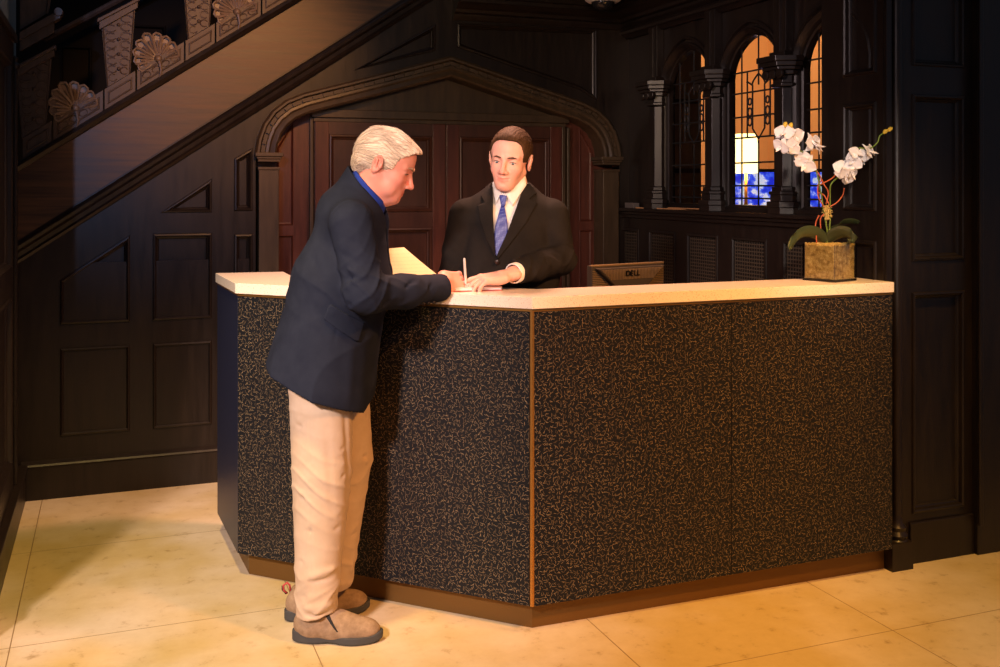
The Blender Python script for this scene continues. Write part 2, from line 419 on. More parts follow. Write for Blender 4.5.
# dentil blocks in the channel
acc = 0; last = None
def along(path, step, off):
    out = []; need = step * .5
    for i in range(len(path) - 1):
        a, b_ = Vector(path[i]), Vector(path[i + 1]); L = (b_ - a).length; d = (b_ - a) / L
        while need <= L:
            out.append((a + d * need + Vector((-d.y, d.x)) * off, d)); need += step
        need -= L
    return out
for p, d in along(ARCHP, .056, -.030):
    q.obox((p.x, YB - .017, p.y), (d.x, 0, d.y), Y3, (-d.y, 0, d.x), .018, .009, .009)
struct(q.build('trim_5', ARCHW, auto=35))
for nm, sx in (('trim_6', -1), ('trim_7', 1)):
    q = MB(); xo, xi = CX + sx * 1.012, CX + sx * .912
    a, b_ = sorted((xo, xi))
    q.box(a, b_, YB - .022, YB + .10, 0, 1.55)
    q.box(a - .005, b_ + .005, YB - .028, YB + .1, 1.545, 1.56)
    q.box(a - .012, b_ + .012, YB - .036, YB + .1, 1.60, 1.612); q.box(a - .02, b_ + .02, YB - .044, YB + .1, 1.612, 1.632)
    q.box(a - .006, b_ + .006, YB - .03, YB + .1, 1.585, 1.60)
    q.box(a - .01, b_ + .01, YB - .032, YB + .1, 0, .17)
    struct(q.build(nm, ARCHW, bevel=.003))
# ---- recess with the double doors
YD = YB + .10
q = MB()
tym = [(CX - a * .99, z) for a, z in half[1:]] + [(CX + a * .99, z) for a, z in half[1:][::-1][1:]]
q.panels([(CX - 1.03, 0), (CX + 1.03, 0), (CX + 1.03, 1.66)] + [(CX + 1.02, 1.70), (CX + .8, 1.97), (CX, 2.2), (CX - .8, 1.97), (CX - 1.02, 1.7)],
  [[(.800, .3), (.885, .3), (.885, 1.21), (.800, 1.21)], [(.800, 1.26), (.885, 1.26), (.885, 1.80), (.800, 1.66)],
   [(2.525, .3), (2.61, .3), (2.61, 1.21), (2.525, 1.21)], [(2.525, 1.26), (2.61, 1.26), (2.61, 1.66), (2.525, 1.80)]],
  (0, YD, 0), UW, VW, NW, [(0, 0), (.004, .004), (.010, -.008), (.014, -.010)])
struct(q.build('wall_recess', DOORW))
q = MB()
q.prism([(.985, 1.865), (2.42, 1.865), (2.36, 1.90), (2.10, 1.955), (1.705, 2.07), (1.31, 1.955), (1.05, 1.90)], (0, YD, 0), UW, VW, NW, -.01, .012)
q.box(.975, 2.44, YD - .045, YD, 1.822, 1.865); q.box(.985, 2.43, YD - .03, YD, 1.80, 1.822)
struct(q.build('trim_8', ARCHW, bevel=.003))
q = MB()
q.box(2.402, 2.425, YD - .03, YD, 0, 1.80); q.box(2.432, 2.450, YD - .038, YD, 0, 1.80); q.box(.965, .985, YD - .03, YD, 0, 1.82)
struct(q.build('trim_9', ARCHW, bevel=.004))
for nm, a, b_ in (('door_1', .99, 1.703), ('door_2', 1.707, 2.40)):
    root = empty(nm, (a, YD - .032, 0)); struct(root)
    sw = .075
    q = MB(); h = [[(sw, .25), (b_ - a - sw, .25), (b_ - a - sw, 1.24), (sw, 1.24)], [(sw, 1.325), (b_ - a - sw, 1.325), (b_ - a - sw, 1.735), (sw, 1.735)]]
    q.panels([(0, .01), (b_ - a, .01), (b_ - a, 1.80), (0, 1.80)], h, (0, 0, 0), X3, Z3, NY)
    q.box(0, b_ - a, .021, .028, .01, 1.80)
    o = q.build('door_panel', DOORP, root)
    q = MB()
    for u0 in (0, b_ - a - sw): q.box(u0 + .002, u0 + sw - .003, -.006, 0, .01, 1.80)
    q.build('stile', DOORW, root, bevel=.002)
    q = MB(); kx = (b_ - a - .037) if nm == 'door_1' else .037
    q.lathe([(0, 0), (.02, 0), (.02, .004), (.008, .008), (.008, .03), (.02, .036), (.024, .048), (.016, .058), (0, .06)], (kx, -.006, .98), 16, NY)
    q.build('door_knob', BRASS, root, smooth=True)

# ---- cornice of the nook and its ceiling
q = MB()
cprof = [(0, 0), (0, .012), (.018, .026), (.03, .030), (.036, .055), (.052, .062), (.06, .085), (.075, .10), (.082, .12), (.10, .125), (.105, .14), (.14, .14), (.14, 0)]
pts = [(1.72, YB), (XR, YB), (XR, YP - .02)]
zc = 2.36
vs = []; fs = []
for (px_, py_), dd in zip(pts, [(0, -1), (-1, -1), (-1, 0)]):
    for o_, h in cprof: vs.append((px_ + dd[0] * h, py_ + dd[1] * h, zc + o_))
k = len(cprof)
for i in range(2):
    for j in range(k - 1): fs.append((i * k + j, (i + 1) * k + j, (i + 1) * k + j + 1, i * k + j + 1))
fs += [tuple(range(k))]
q.add(vs, fs)
struct(q.build('trim_10', WOOD, auto=30))
q = MB(); q.box(1.70, 5.2, 2.95, YB + .3, HN - .06, HN + .04)
struct(q.build('ceiling', plain('dark_soffit', (.012, .010, .009), .6)))
# dome camera under the ceiling
dx, dy = place(5.3 * 103 / 1014, 5.3)
root = empty('dome_camera', (dx, dy, HN - .06), 0, 'white dome security camera under the dark ceiling of the nook', 'camera')
q = MB(); q.lathe([(0, 0), (.10, 0), (.10, -.02), (.095, -.065), (.08, -.075), (0, -.075)], n=32); q.build('housing', plain('white_housing', (.75, .7, .7), .4), root, auto=40)
q = MB(); q.lathe([(.062, -.07), (.060, -.085), (.046, -.105), (.022, -.118), (0, -.12)], n=24); q.build('dome', plain('smoked_dome', (.01, .01, .012), .08), root, smooth=True)

# ---- right side wall: base, sill, mullion columns, arched heads
OS, US, VS, NS = (XR, 0, 0), Y3, Z3, NX        # u = y, v = z, facing -x
q = MB()
gr = [(5.255, 5.02), (4.905, 4.63), (4.51, 4.23), (4.11, 3.835), (3.715, 3.47)]
q.panels([(YB + .1, 0), (3.40, 0), (3.40, 1.315), (YB + .1, 1.315)], [[(b_, .72), (a, .72), (a, 1.222), (b_, 1.222)] for a, b_ in gr], OS, US, VS, NS, [(0, 0), (.002, .005), (.010, .007), (.014, .0), (.016, -.012)])
struct(q.build('wall_right', WOOD))
q = MB()
q.box(XR - .045, XR + .20, 3.40, YB + .02, 1.322, 1.340); q.box(XR - .03, XR, 3.40, YB + .02, 1.305, 1.322); q.box(XR - .018, XR, 3.40, YB + .02, 1.285, 1.305)
struct(q.build('trim_11', WOOD, bevel=.003))
# perforated grilles
gm, nt, b = mat('perforated_grille', (.02, .014, .01), .45, .3)
tc = N(nt, 'ShaderNodeTexCoord'); sp = N(nt, 'ShaderNodeSeparateXYZ'); nt.links.new(tc.outputs['Object'], sp.inputs[0])
def wv(out, per):
    a = N(nt, 'ShaderNodeMath', operation='MULTIPLY'); a.inputs[1].default_value = 2 * math.pi / per; nt.links.new(out, a.inputs[0])
    s_ = N(nt, 'ShaderNodeMath', operation='SINE'); nt.links.new(a.outputs[0], s_.inputs[0]); return s_.outputs[0]
mm = N(nt, 'ShaderNodeMath', operation='MULTIPLY'); ab = N(nt, 'ShaderNodeMath', operation='MAXIMUM')
nt.links.new(wv(sp.outputs[1], .019), ab.inputs[0]); nt.links.new(wv(sp.outputs[2], .017), ab.inputs[1])
nt.links.new(ramp(nt, ab.outputs[0], [(.35, (.004, .003, .003)), (.62, (.085, .065, .045))]), b.inputs['Base Color'])
bump(nt, b, ab.outputs[0], .6, .003)
for i, (a, b_) in enumerate(gr):
    q = MB(); q.box(XR + .006, XR + .012, b_ + .013, a - .013, .733, 1.209)
    o = q.build('grille', gm)
    tag(o, ['narrow perforated grille under the sill, tight in the back corner', 'perforated grille under the sill behind the monitor, second from the back corner', 'perforated grille under the sill, middle of the row of five', 'perforated grille under the sill, below the light with the lamp', 'perforated grille under the sill, partly behind the flower vase'][i], 'grille', 'grilles under the window sill')
# arched heads
cy = [4.85, 4.29, 3.73]; GL = [(4.805, 4.345), (4.235, 3.785), (3.665, 3.215)]
def ahead(y0, y1, zsp=1.98, zt=2.185, n=7):
    c = (y0 + y1) / 2; w_ = abs(y0 - y1) / 2; pts = []
    for i in range(n + 1):
        t = i / n; pts.append((c + w_ * (1 - t ** 1.75), zsp + (zt - zsp) * (1 - (1 - t) ** 1.55)))
    return pts + [(2 * c - a, z) for a, z in pts[::-1][1:]]
q = MB()
hs = [[(a, 1.36)] + ahead(a, b_) + [(b_, 1.36)] for a, b_ in GL]
XF = XR + .035
mold = [(-.028, .0), (-.026, .014), (-.018, .018), (-.012, .010), (-.006, .004), (0, -.002), (.004, -.02), (.012, -.026), (.014, -.06)]
fl = [(YB + .1, 1.34), (YB + .1, 2.42), (3.14, 2.42), (3.14, 1.34)]
def ccw(p):
    a = sum(p[i - 1][0] * p[i][1] - p[i][0] * p[i - 1][1] for i in range(len(p))); return p if a > 0 else p[::-1]
loops = [ccw(fl)] + [ccw(h) for h in hs]
flat = [p for l in loops for p in l]
tri = tessellate_polygon([[Vector((p[0], p[1], 0)) for p in l] for l in loops])
q.add([(XF, p[0], p[1]) for p in flat], [tuple(t) for t in tri])
for l in loops[1:]: q.sweep(l, mold, (XF, 0, 0), US, VS, NS, closed=True)
# outer label moulding round each head
for a, b_ in GL:
    q.sweep(ahead(a + .028, b_ - .028, 1.99, 2.235), [(-.008, 0), (-.006, .012), (.004, .014), (.010, 0)], (XF, 0, 0), US, VS, NS)
struct(q.build('wall_right_upper', WOOD, auto=35))
# columns with capital, base and the block above
for i, y in enumerate(cy):
    q = MB()
    hx = .055
    oc = [(-hx, .0), (-hx, -.02), (-.033, -.056), (.033, -.056), (hx, -.02), (hx, 0)]
    def octa(s_, z0, z1, d=0): q.prism([(a * s_ + 0, b2 * s_ - d) for a, b2 in oc], (XF + .0, y, 0), Y3, X3, Z3, z0, z1)
    octa(.92, 1.46, 1.895); octa(1.12, 1.90, 1.915)
    octa(1.35, 1.34, 1.37); octa(1.42, 1.37, 1.395); octa(1.18, 1.395, 1.425); octa(1.28, 1.425, 1.44); octa(1.08, 1.44, 1.46)
    octa(1.0, 1.915, 1.95); octa(1.35, 1.95, 1.97); octa(1.7, 1.97, 1.985); octa(1.95, 1.985, 2.005); octa(2.1, 2.005, 2.03)
    for sg in (-1, 0, 1): q.lathe([(0, -.012), (.022, -.012), (.024, 0), (.018, .012), (0, .014)], (XF - .075, y + sg * .05, 1.955), 12, X3)
    q.box(XF - .045, XF, y - .045, y + .045, 2.03, 2.34)
    q.box(XF - .053, XF, y - .014, y + .014, 2.05, 2.32)
    q.box(XF - .06, XF, y - .055, y + .055, 2.03, 2.055)
    struct(q.build('trim_%d' % (12 + i), WOOD, bevel=.003))
q = MB(); q.sweep([(3.14, 2.31), (YB + .05, 2.31)], [(0, 0), (0, .02), (.016, .035), (.022, .055), (.036, .06), (.05, .05), (.06, .075), (.06, 0)], (XF, 0, 0), US, VS, (-1, 0, 0))
struct(q.build('trim_15', WOOD, auto=35))
# leaded lights
gl, nt, b = mat('window_glass', (1, 1, 1), .03, spec=.5); b.inputs['Transmission Weight'].default_value = 1; b.inputs['IOR'].default_value = 1.01
LEAD = plain('lead_came', (.03, .028, .028), .5, .5)
XG = XF + .045
for i, (a, b_) in enumerate(GL):
    c = (a + b_) / 2; W = (a - b_)
    root = empty('window_%d' % (i + 1), (XG, c, 1.34)); struct(root)
    q = MB(); q.prism([(p[0] - c, p[1] - 1.34) for p in ([(a + .012, 1.34)] + ahead(a + .012, b_ - .012, 1.98, 2.195) + [(b_ - .012, 1.34)])], (0, 0, 0), Y3, Z3, X3, .004, .008)
    q.build('pane', gl, root)
    q = MB(); T = .0042
    def top(u): t = min(1, abs(u) / (W / 2)); return .64 + .205 * (1 - t ** 2.1) ** 0.55
    def V(u, z0, z1): q.tube([(0, u, z0), (0, u, z1)], T, 6)
    def Hh(z, u0=-W / 2, u1=W / 2): q.tube([(0, u0, z), (0, u1, z)], T, 6)
    for u in (-W * .30, W * .30): V(u, 0, top(u))
    V(0, 0, .27); V(0, .60, top(0)); 
    V(0, .03, .34)
    for z in (.065, .125, .235, .355, .455, .57): Hh(z)
    Hh(.67)
    w2 = W * .105
    for sg in (-1, 1):
        V(sg * W * .20, .355, .67)
        V(sg * w2, .395, .60)
        q.tube([(0, sg * w2, .395), (0, 0, .345)], T, 6)
        for zz in (.43, .475):
            q.tube([(0, sg * (W * .155) + .016 * math.cos(t), zz + .02 * math.sin(t)) for t in [k2 * math.pi / 6 for k2 in range(12)]], .0045, 5, True)
        q.tube([(0, sg * W * .155 + .013 * math.cos(t), .525 + .016 * math.sin(t)) for t in [k2 * math.pi / 6 for k2 in range(12)]], .0045, 5, True)
        q.tube([(0, sg * (w2 + .045 * math.sin(t0 * 1.9)), .60 + .045 * t0 - .03 * t0 * t0 * t0) for t0 in [k2 / 8 for k2 in range(9)]], .0045, 5)
        q.tube([(0, sg * (.004 + w2 * math.sin(t0 * 1.57)), .60 + .05 * (1 - t0)) for t0 in [k2 / 8 for k2 in range(9)]], .0045, 5)
    q.build('lead_tracery', LEAD, root)
# ---- pier beside the window, facing into the nook, and wall facing the hall
q = MB()
XPf = XR + .002
q.panels([(YP, 0), (3.46, 0), (3.46, 2.42), (YP, 2.42)], [[(3.135, 1.365), (3.325, 1.365), (3.325, 1.79), (3.135, 1.79)], [(3.135, 1.90), (3.325, 1.90), (3.325, 2.33), (3.135, 2.33)], [(3.135, .3), (3.325, .3), (3.325, 1.25), (3.135, 1.25)]], (XPf, 0, 0), US, VS, NS)
q.panels([(XPf, 0), (3.205, 0), (3.205, 3.4), (XPf, 3.4)], [[(2.90, .19), (3.165, .19), (3.165, 1.05), (2.90, 1.05)], [(2.90, 1.17), (3.165, 1.17), (3.165, 1.82), (2.90, 1.82)], [(2.90, 1.93), (3.165, 1.93), (3.165, 2.6), (2.90, 2.6)]], (0, YP, 0), UW, VW, NW)
q.prism([(XPf, YP), (3.205, YP), (3.205, 3.46), (3.10, 3.46), (3.10, 3.15), (XPf, 3.46)], (0, 0, 0), X3, Y3, Z3, 2.42, 3.4)
q.box(XPf + .02, 3.1, 3.44, 3.46, 0, 2.42)
struct(q.build('wall_pier', WOOD))
q = MB(); q.box(3.205, 5.5, YP - .03, YP + .3, 0, 3.4)
q.box(3.20, 3.222, YP - .045, YP - .03, 0.12, 3.4)
struct(q.build('wall_front_right', WOOD, bevel=.004))
q = MB()
q.lathe([(0, 0), (.045, 0), (.045, .10), (.036, .11), (.04, .125), (.03, .14), (.034, .155), (.022, .17), (.019, .2), (.019, 3.3), (0, 3.3)], (XPf + .062, YP - .005, 0), 20)
q.box(XPf + .0, XPf + .10, YP - .05, YP, 0, .105)
q.box(XPf + .005, XPf + .03, YP - .012, YP, .1, 3.3)
struct(q.build('trim_16', WOOD, auto=40))
q = MB(); q.box(2.885, 3.205, YP - .012, YP, 0, .16); struct(q.build('baseboard_right', WOOD, bevel=.003))
# ---- left wall
q = MB()
q.panels([(3.6, 0), (4.82, 0), (4.82, 2.10), (3.6, 2.10)], [[(y0, .3), (y0 + .62, .3), (y0 + .62, 1.0), (y0, 1.0)] for y0 in (4.05,)] + [[(y0, 1.12), (y0 + .62, 1.12), (y0 + .62, 1.98), (y0, 1.98)] for y0 in (4.05,)], (XL, 0, 0), Y3, Z3, X3)
q.box(XL - .05, XL - .035, 3.6, 4.82, 0, 2.10); q.box(XL - .05, XL, 3.58, 3.6, 0, 2.1); q.box(XL - .05, XL, 4.80, 4.82, 0, 2.1); q.box(XL - .05, XL + .015, 3.57, 4.83, 2.08, 2.11)
q.box(XL - .05, XL - .03, 4.82, YB, 0, 2.0)
struct(q.build('wall_left', WOOD))
q = MB(); q.box(XL - .02, XL + .022, 3.58, 5.18, 0, .15); q.box(XL - .02, XL + .03, 3.57, 5.18, .15, .17); struct(q.build('baseboard_left', WOOD, bevel=.004))
q = MB(); q.box(-.60, XL - .05, 3.6, YB, 0, 3.3); struct(q.build('wall_left_plaster', PLAST))
q = MB(); q.box(XL - .03, XL + .01, 4.84, 4.90, 0, 1.97); q.lathe([(0, 0), (.02, 0), (.022, .02), (.012, .03), (.016, .05), (0, .06)], (XL, 4.87, 1.97), 14)
struct(q.build('trim_17', WOOD, bevel=.004))

# ---- the lit room beyond the leaded lights
q = MB(); q.box(6.2, 6.25, 3.0, 9, 0, 3.4); q.box(2.9, 6.2, 8.6, 8.65, 0, 3.4)
struct(q.build('wall_beyond', plain('peach_wall', (.80, .50, .28), .8)))
q = MB(); q.box(2.9, 6.2, 5.6, 8.6, 3.3, 3.35); q.box(3.2, 6.2, 3.4, 5.6, 3.3, 3.35); struct(q.build('ceiling_beyond', plain('cream_ceiling', (.7, .5, .3), .8)))
# =================================================================== OBJECTS
def dash_mat(name, base, c_a, c_b, rough=0.42):
    m, nt, b = mat(name, base, rough, spec=0.22)
    uvn = N(nt, 'ShaderNodeUVMap'); uvn.uv_map = 'UVMap'
    masks = []
    for k, (sc_, off) in enumerate([(72, 0.0), (72, 0.37)]):
        mp = N(nt, 'ShaderNodeMapping'); mp.inputs['Location'].default_value = (off, off * 1.7, 0)
        nt.links.new(uvn.outputs[0], mp.inputs[0])
        v = N(nt, 'ShaderNodeTexVoronoi', voronoi_dimensions='2D', feature='F1'); v.inputs['Scale'].default_value = sc_
        v.inputs['Randomness'].default_value = 0.85
        nt.links.new(mp.outputs[0], v.inputs['Vector'])
        d = N(nt, 'ShaderNodeVectorMath', operation='SUBTRACT'); nt.links.new(mp.outputs[0], d.inputs[0]); nt.links.new(v.outputs['Position'], d.inputs[1])
        s = N(nt, 'ShaderNodeSeparateColor'); nt.links.new(v.outputs['Color'], s.inputs[0])
        a = N(nt, 'ShaderNodeMath', operation='MULTIPLY'); a.inputs[1].default_value = 6.283; nt.links.new(s.outputs[0], a.inputs[0])
        r = N(nt, 'ShaderNodeVectorRotate', rotation_type='Z_AXIS'); nt.links.new(d.outputs[0], r.inputs['Vector']); nt.links.new(a.outputs[0], r.inputs['Angle'])
        x = N(nt, 'ShaderNodeSeparateXYZ'); nt.links.new(r.outputs[0], x.inputs[0])
        x2 = N(nt, 'ShaderNodeMath', operation='MULTIPLY'); nt.links.new(x.outputs[0], x2.inputs[0]); nt.links.new(x.outputs[0], x2.inputs[1])
        x3 = N(nt, 'ShaderNodeMath', operation='MULTIPLY_ADD'); nt.links.new(x2.outputs[0], x3.inputs[0]); x3.inputs[1].default_value = 16; nt.links.new(x.outputs[1], x3.inputs[2])
        ay = N(nt, 'ShaderNodeMath', operation='ABSOLUTE'); nt.links.new(x3.outputs[0], ay.inputs[0])
        ax = N(nt, 'ShaderNodeMath', operation='ABSOLUTE'); nt.links.new(x.outputs[0], ax.inputs[0])
        ly = N(nt, 'ShaderNodeMath', operation='LESS_THAN'); nt.links.new(ay.outputs[0], ly.inputs[0]); ly.inputs[1].default_value = .00056
        lx = N(nt, 'ShaderNodeMath', operation='LESS_THAN'); nt.links.new(ax.outputs[0], lx.inputs[0]); lx.inputs[1].default_value = .0050
        mu = N(nt, 'ShaderNodeMath', operation='MULTIPLY'); nt.links.new(lx.outputs[0], mu.inputs[0]); nt.links.new(ly.outputs[0], mu.inputs[1])
        masks.append(mu.outputs[0]); col = s.outputs[1]
    g1 = N(nt, 'ShaderNodeMath', operation='MAXIMUM'); nt.links.new(masks[0], g1.inputs[0]); nt.links.new(masks[1], g1.inputs[1])
    g2 = g1
    mx = N(nt, 'ShaderNodeMix', data_type='RGBA'); nt.links.new(g2.outputs[0], mx.inputs[0])
    mx.inputs[6].default_value = (*base, 1)
    nt.links.new(ramp(nt, col, [(0.2, c_a), (0.8, c_b)]), mx.inputs[7])
    nt.links.new(mx.outputs[2], b.inputs['Base Color'])
    return m
LAM = dash_mat('dashed_laminate', (.008, .009, .012), (.15, .105, .062), (.29, .21, .125))
NAVY = plain('navy_laminate', (.014, .018, .045), .4)
m, nt, b = mat('cream_quartz', (.85, .74, .66), .22)
n = noisy(nt, 260, detail=2)
nt.links.new(ramp(nt, n, [(.30, (.58, .46, .36)), (.42, (.86, .76, .66))]), b.inputs['Base Color'])
QUARTZ = m
# ---- reception counter
A_, B_, C_, D_ = (.418, 4.40), (.443, 3.89), (1.283, 3.05), (XR + .001, 3.05)
ZB = .09; ZT = 1.062
root = empty('reception_counter', (1.283, 3.05, 0), 0, 'angled reception counter clad in black laminate with gold flecks, brass kick plate', 'counter')
OG = (1.283, 3.05, 0)
def facing(name, p, q_, z0, z1, m, th=.018, gap=0):
    """an upright sheet from p to q_, outer face on that line"""
    p = Vector((*p, 0)); q2 = Vector((*q_, 0)); d = (q2 - p); L = d.length; d /= L; nrm = Vector((d.y, -d.x, 0))
    a = p + d * gap; b2 = q2 - d * gap
    mb = MB()
    v = []
    for o_ in (0, -th):
        for pt in (a, b2):
            for z in (z0, z1):
                v.append(pt + nrm * o_ + Vector((0, 0, z)))
    # order: 0 a z0,1 a z1,2 b z0,3 b z1 outer ; 4..7 inner
    mb.add(v, [(0, 2, 3, 1), (4, 5, 7, 6), (0, 1, 5, 4), (2, 6, 7, 3), (1, 3, 7, 5), (0, 4, 6, 2)],
           [[(gap, z0), (L - gap, z0), (L - gap, z1), (gap, z1)]] + [[(0, 0)] * 4] * 5)
    return mb.build(name, m, root, origin=OG)
e = .009
facing('end_panel', A_, B_, ZB, ZT, NAVY, gap=0)['label'] = 'smooth navy end panel'
facing('front_panel', B_, (1.283 - .006, 3.05 + .006), ZB, ZT - .012, LAM, gap=.001)
SEAM = 2.045
facing('front_panel', (1.283 + .006, 3.05), (SEAM, 3.05), ZB, ZT - .012, LAM, gap=.0006)
facing('front_panel', (SEAM + .0015, 3.05), D_, ZB, ZT - .012, LAM, gap=.0006)
q = MB(); q.prism([(1.2775, 3.053), (1.283, 3.0475), (1.2895, 3.0485), (1.2895, 3.06), (1.2775, 3.06)], (0, 0, 0), X3, Y3, Z3, ZB, ZT - .01)
q.build('corner_trim', BRASS, root, origin=OG)['label'] = 'thin brass corner strip'
q = MB(); q.sweep([A_, B_, C_, D_], [(-.001, ZT - .010), (-.001, ZT), (.02, ZT), (.02, ZT - .010)], (0, 0, 0), X3, Y3, Z3)
q.build('brass_edge', BRASS, root, origin=OG)
# carcass
def off(path, d):
    out = []
    for i in range(len(path)):
        p = Vector(path[i]); d1 = (p - Vector(path[i - 1])).normalized() if i else None
        d2 = (Vector(path[i + 1]) - p).normalized() if i + 1 < len(path) else None
        d1 = d1 or d2; d2 = d2 or d1
        n1 = Vector((-d1.y, d1.x)); n2 = Vector((-d2.y, d2.x)); qv = (n1 + n2).normalized(); k = 1 / qv.dot(n1)
        p2 = p + qv * (d * k); out.append((p2.x, p2.y))
    return out
PL = [A_, B_, C_, D_]
i1 = off(PL, .018); i2 = off(PL, .225)
q = MB(); q.prism(i1 + i2[::-1], (0, 0, 0), X3, Y3, Z3, ZB, ZT); q.build('carcass', plain('dark_carcass', (.02, .016, .014), .5), root, origin=OG)
k1 = off(PL, .045); k2 = off(PL, .065)
q = MB(); q.prism(k1 + k2[::-1], (0, 0, 0), X3, Y3, Z3, 0, ZB + .002)
KICK = mat('kick_brass', (.17, .085, .020), .5, .5)[0]
q.build('kick_plate', KICK, root, origin=OG)
so = off(PL, -.010); so[0] = (.408, 4.375); so[3] = (XR + .001, so[3][1])
s_in = [(XR + .001, 3.287), (1.394, 3.287), (.683, 3.998), (.683, 4.345), ]
q = MB(); q.prism([so[0], so[1], so[2], so[3]] + s_in, (0, 0, 0), X3, Y3, Z3, ZT, 1.10)
q.build('countertop', QUARTZ, root, bevel=.002, origin=OG)
# lower desk behind the counter that carries the monitor
q = MB(); q.prism([(1.25, 3.50), (1.45, 3.30), (2.72, 3.30), (2.72, 4.05), (1.95, 4.05), (1.95, 3.62), (1.5, 3.62)][::1], (0, 0, 0), X3, Y3, Z3, .72, .75)
dk = empty('work_desk', (2.3, 3.8, 0), 0, 'dark lower work desk hidden behind the counter, carrying the monitor', 'desk')
q = MB(); q.box(1.85, 2.72, 3.32, 4.10, .72, .75); q.build('desk_top', WOOD, dk, origin=(2.3, 3.8, 0), bevel=.002)
for a in (1.90, 2.68):
    for b2 in (3.36, 4.05):
        q = MB(); q.box(a - .025, a + .025, b2 - .025, b2 + .025, 0, .72); q.build('leg', WOOD, dk, origin=(2.3, 3.8, 0))
# ---- monitor, seen from behind
mx_, my_ = place(4.32 * 128 / 1014, 4.32)
mon = empty('monitor', (mx_, my_, .75), R(12), 'back of a black computer monitor with ribbed vents and a maker\'s name, behind the counter', 'monitor')
GREYP = plain('grey_black_plastic', (.060, .050, .040), .42); EDGE = plain('bronze_edge', (.22, .15, .08), .4)
h2 = .198; top = 1.130 - .75
q = MB(); q.box(-h2, h2, -.004, .03, top - .31, top)
q.box(-h2 + .008, h2 - .008, .03, .034, top - .30, top - .01); q.build('housing', GREYP, mon, bevel=.003)
q = MB(); q.box(-h2 + .018, h2 - .018, .0342, .0346, top - .285, top - .02); q.build('screen', plain('dark_screen', (.01, .012, .015), .15), mon)
q = MB()   # raised back hump: trapezoid, narrowing downward
q.prism([(-h2 + .012, top - .010), (h2 - .012, top - .010), (.095, top - .085), (.095, top - .25), (-.095, top - .25), (-.095, top - .085)], (0, 0, 0), X3, Z3, NY, .004, .030)
q.build('back_cover', GREYP, mon, bevel=.004)
q = MB()
for i in range(42):   # vertical ribs on the trapezoid
    x = -.166 + i * .0081; zb = max(.0, (abs(x) - .095) / (h2 - .012 - .095)) * .075
    q.box(x - .0016, x + .0016, -.0335, -.030, top - .060 if abs(x) < .125 else top - .085 + zb + .008, top - .016)
for sg in (-1, 1):
    for k in range(13):
        z = top - .022 - k * .0075; lim = .095 + (top - .012 - z + 0) / -.075 * (.095 - (h2 - .012)) if False else max(.098, h2 - .012 - (top - .010 - z) * (h2 - .012 - .095) / .075 + .008)
        if lim < h2 - .004: q.box(min(sg * lim, sg * (h2 - .003)), max(sg * lim, sg * (h2 - .003)), -.0075, -.004, z - .0016, z + .0016)
q.build('vent_ribs', EDGE, mon)
q = MB(); q.box(-h2 - .001, h2 + .001, -.006, .012, top - .003, top + .004); q.build('top_edge', EDGE, mon, bevel=.0015)
def text_mesh(name, s_, size, m, parent, loc, rot, ext=.002, sx=1, shear=0):
    cu = bpy.data.curves.new(name, 'FONT'); cu.body = s_; cu.size = size; cu.extrude = ext; cu.align_x = 'CENTER'; cu.align_y = 'CENTER'; cu.offset = size * .022
    o = bpy.data.objects.new(name, cu); COL.objects.link(o)
    dg = bpy.context.evaluated_depsgraph_get(); me = bpy.data.meshes.new_from_object(o.evaluated_get(dg))
    bpy.data.objects.remove(o); me.materials.clear(); me.materials.append(m)
    o = frame_obj(name, me, parent); o.location = loc; o.rotation_euler = rot; o.scale = (sx, 1, 1); return o
LOGO = plain('black_letters', (.004, .004, .004), .3)
for ch, xx, ry in (('D', -.0285, 0), ('E', -.0095, 18), ('L', .0105, 0), ('L', .0275, 0)):
    text_mesh('logo_letter', ch, .032, LOGO, mon, (xx, -.034, top - .036), (R(90), R(ry), 0), .002, 1.05)
q = MB(); q.box(-.03, .03, -.01, .02, .012, top - .2); q.build('stand', BLACK, mon, bevel=.003)
q = MB(); q.lathe([(0, 0), (.11, 0), (.11, .008), (.03, .015), (0, .015)], n=28); q.build('base', BLACK, mon, auto=40)

# ---- glass cube vase with moss and an orchid
vx, vy = 2.580, 3.186
vase = empty('orchid_vase', (vx, vy, 1.10), YAW, 'square glass vase packed with moss, holding a white orchid with two flower sprays', 'vase')
VR = R(38)
cv, sv = math.cos(VR), math.sin(VR); U_ = Vector((cv, sv, 0)); W_ = Vector((-sv, cv, 0)); s2 = .0715
GLASS, nt, b = mat('clear_glass', (1, 1, 1), .02); b.inputs['Transmission Weight'].default_value = 1; b.inputs['IOR'].default_value = 1.45
q = MB()
ring = lambda h, z: [(U_ * a + W_ * b2) * h + Vector((0, 0, z)) for a, b2 in ((-1, -1), (1, -1), (1, 1), (-1, 1))]
vs = ring(s2, 0) + ring(s2, .143) + ring(s2 - .004, .143) + ring(s2 - .004, .008)
fs = [(3, 2, 1, 0)]
for a in (0, 4, 8):
    for k in range(4): fs.append((a + k, a + (k + 1) % 4, a + 4 + (k + 1) % 4, a + 4 + k))
fs.append((12, 13, 14, 15)); q.add(vs, fs)
q.build('glass', GLASS, vase, bevel=.0015)
MOSS, nt, b = mat('moss', (.3, .25, .06), .95, spec=.1)
n = noisy(nt, 55, detail=8, rough=.7)
nt.links.new(ramp(nt, n, [(.32, (.22, .14, .04)), (.5, (.58, .42, .14)), (.68, (.80, .68, .30))]), b.inputs['Base Color']); bump(nt, b, n, 1.0, .01)
q = MB(); random.seed(7)
bmx = bmesh.new(); bmesh.ops.create_cube(bmx, size=2); bmesh.ops.subdivide_edges(bmx, edges=bmx.edges, cuts=18, use_grid_fill=True)
hh = s2 - .0062
from mathutils import noise as mnoise
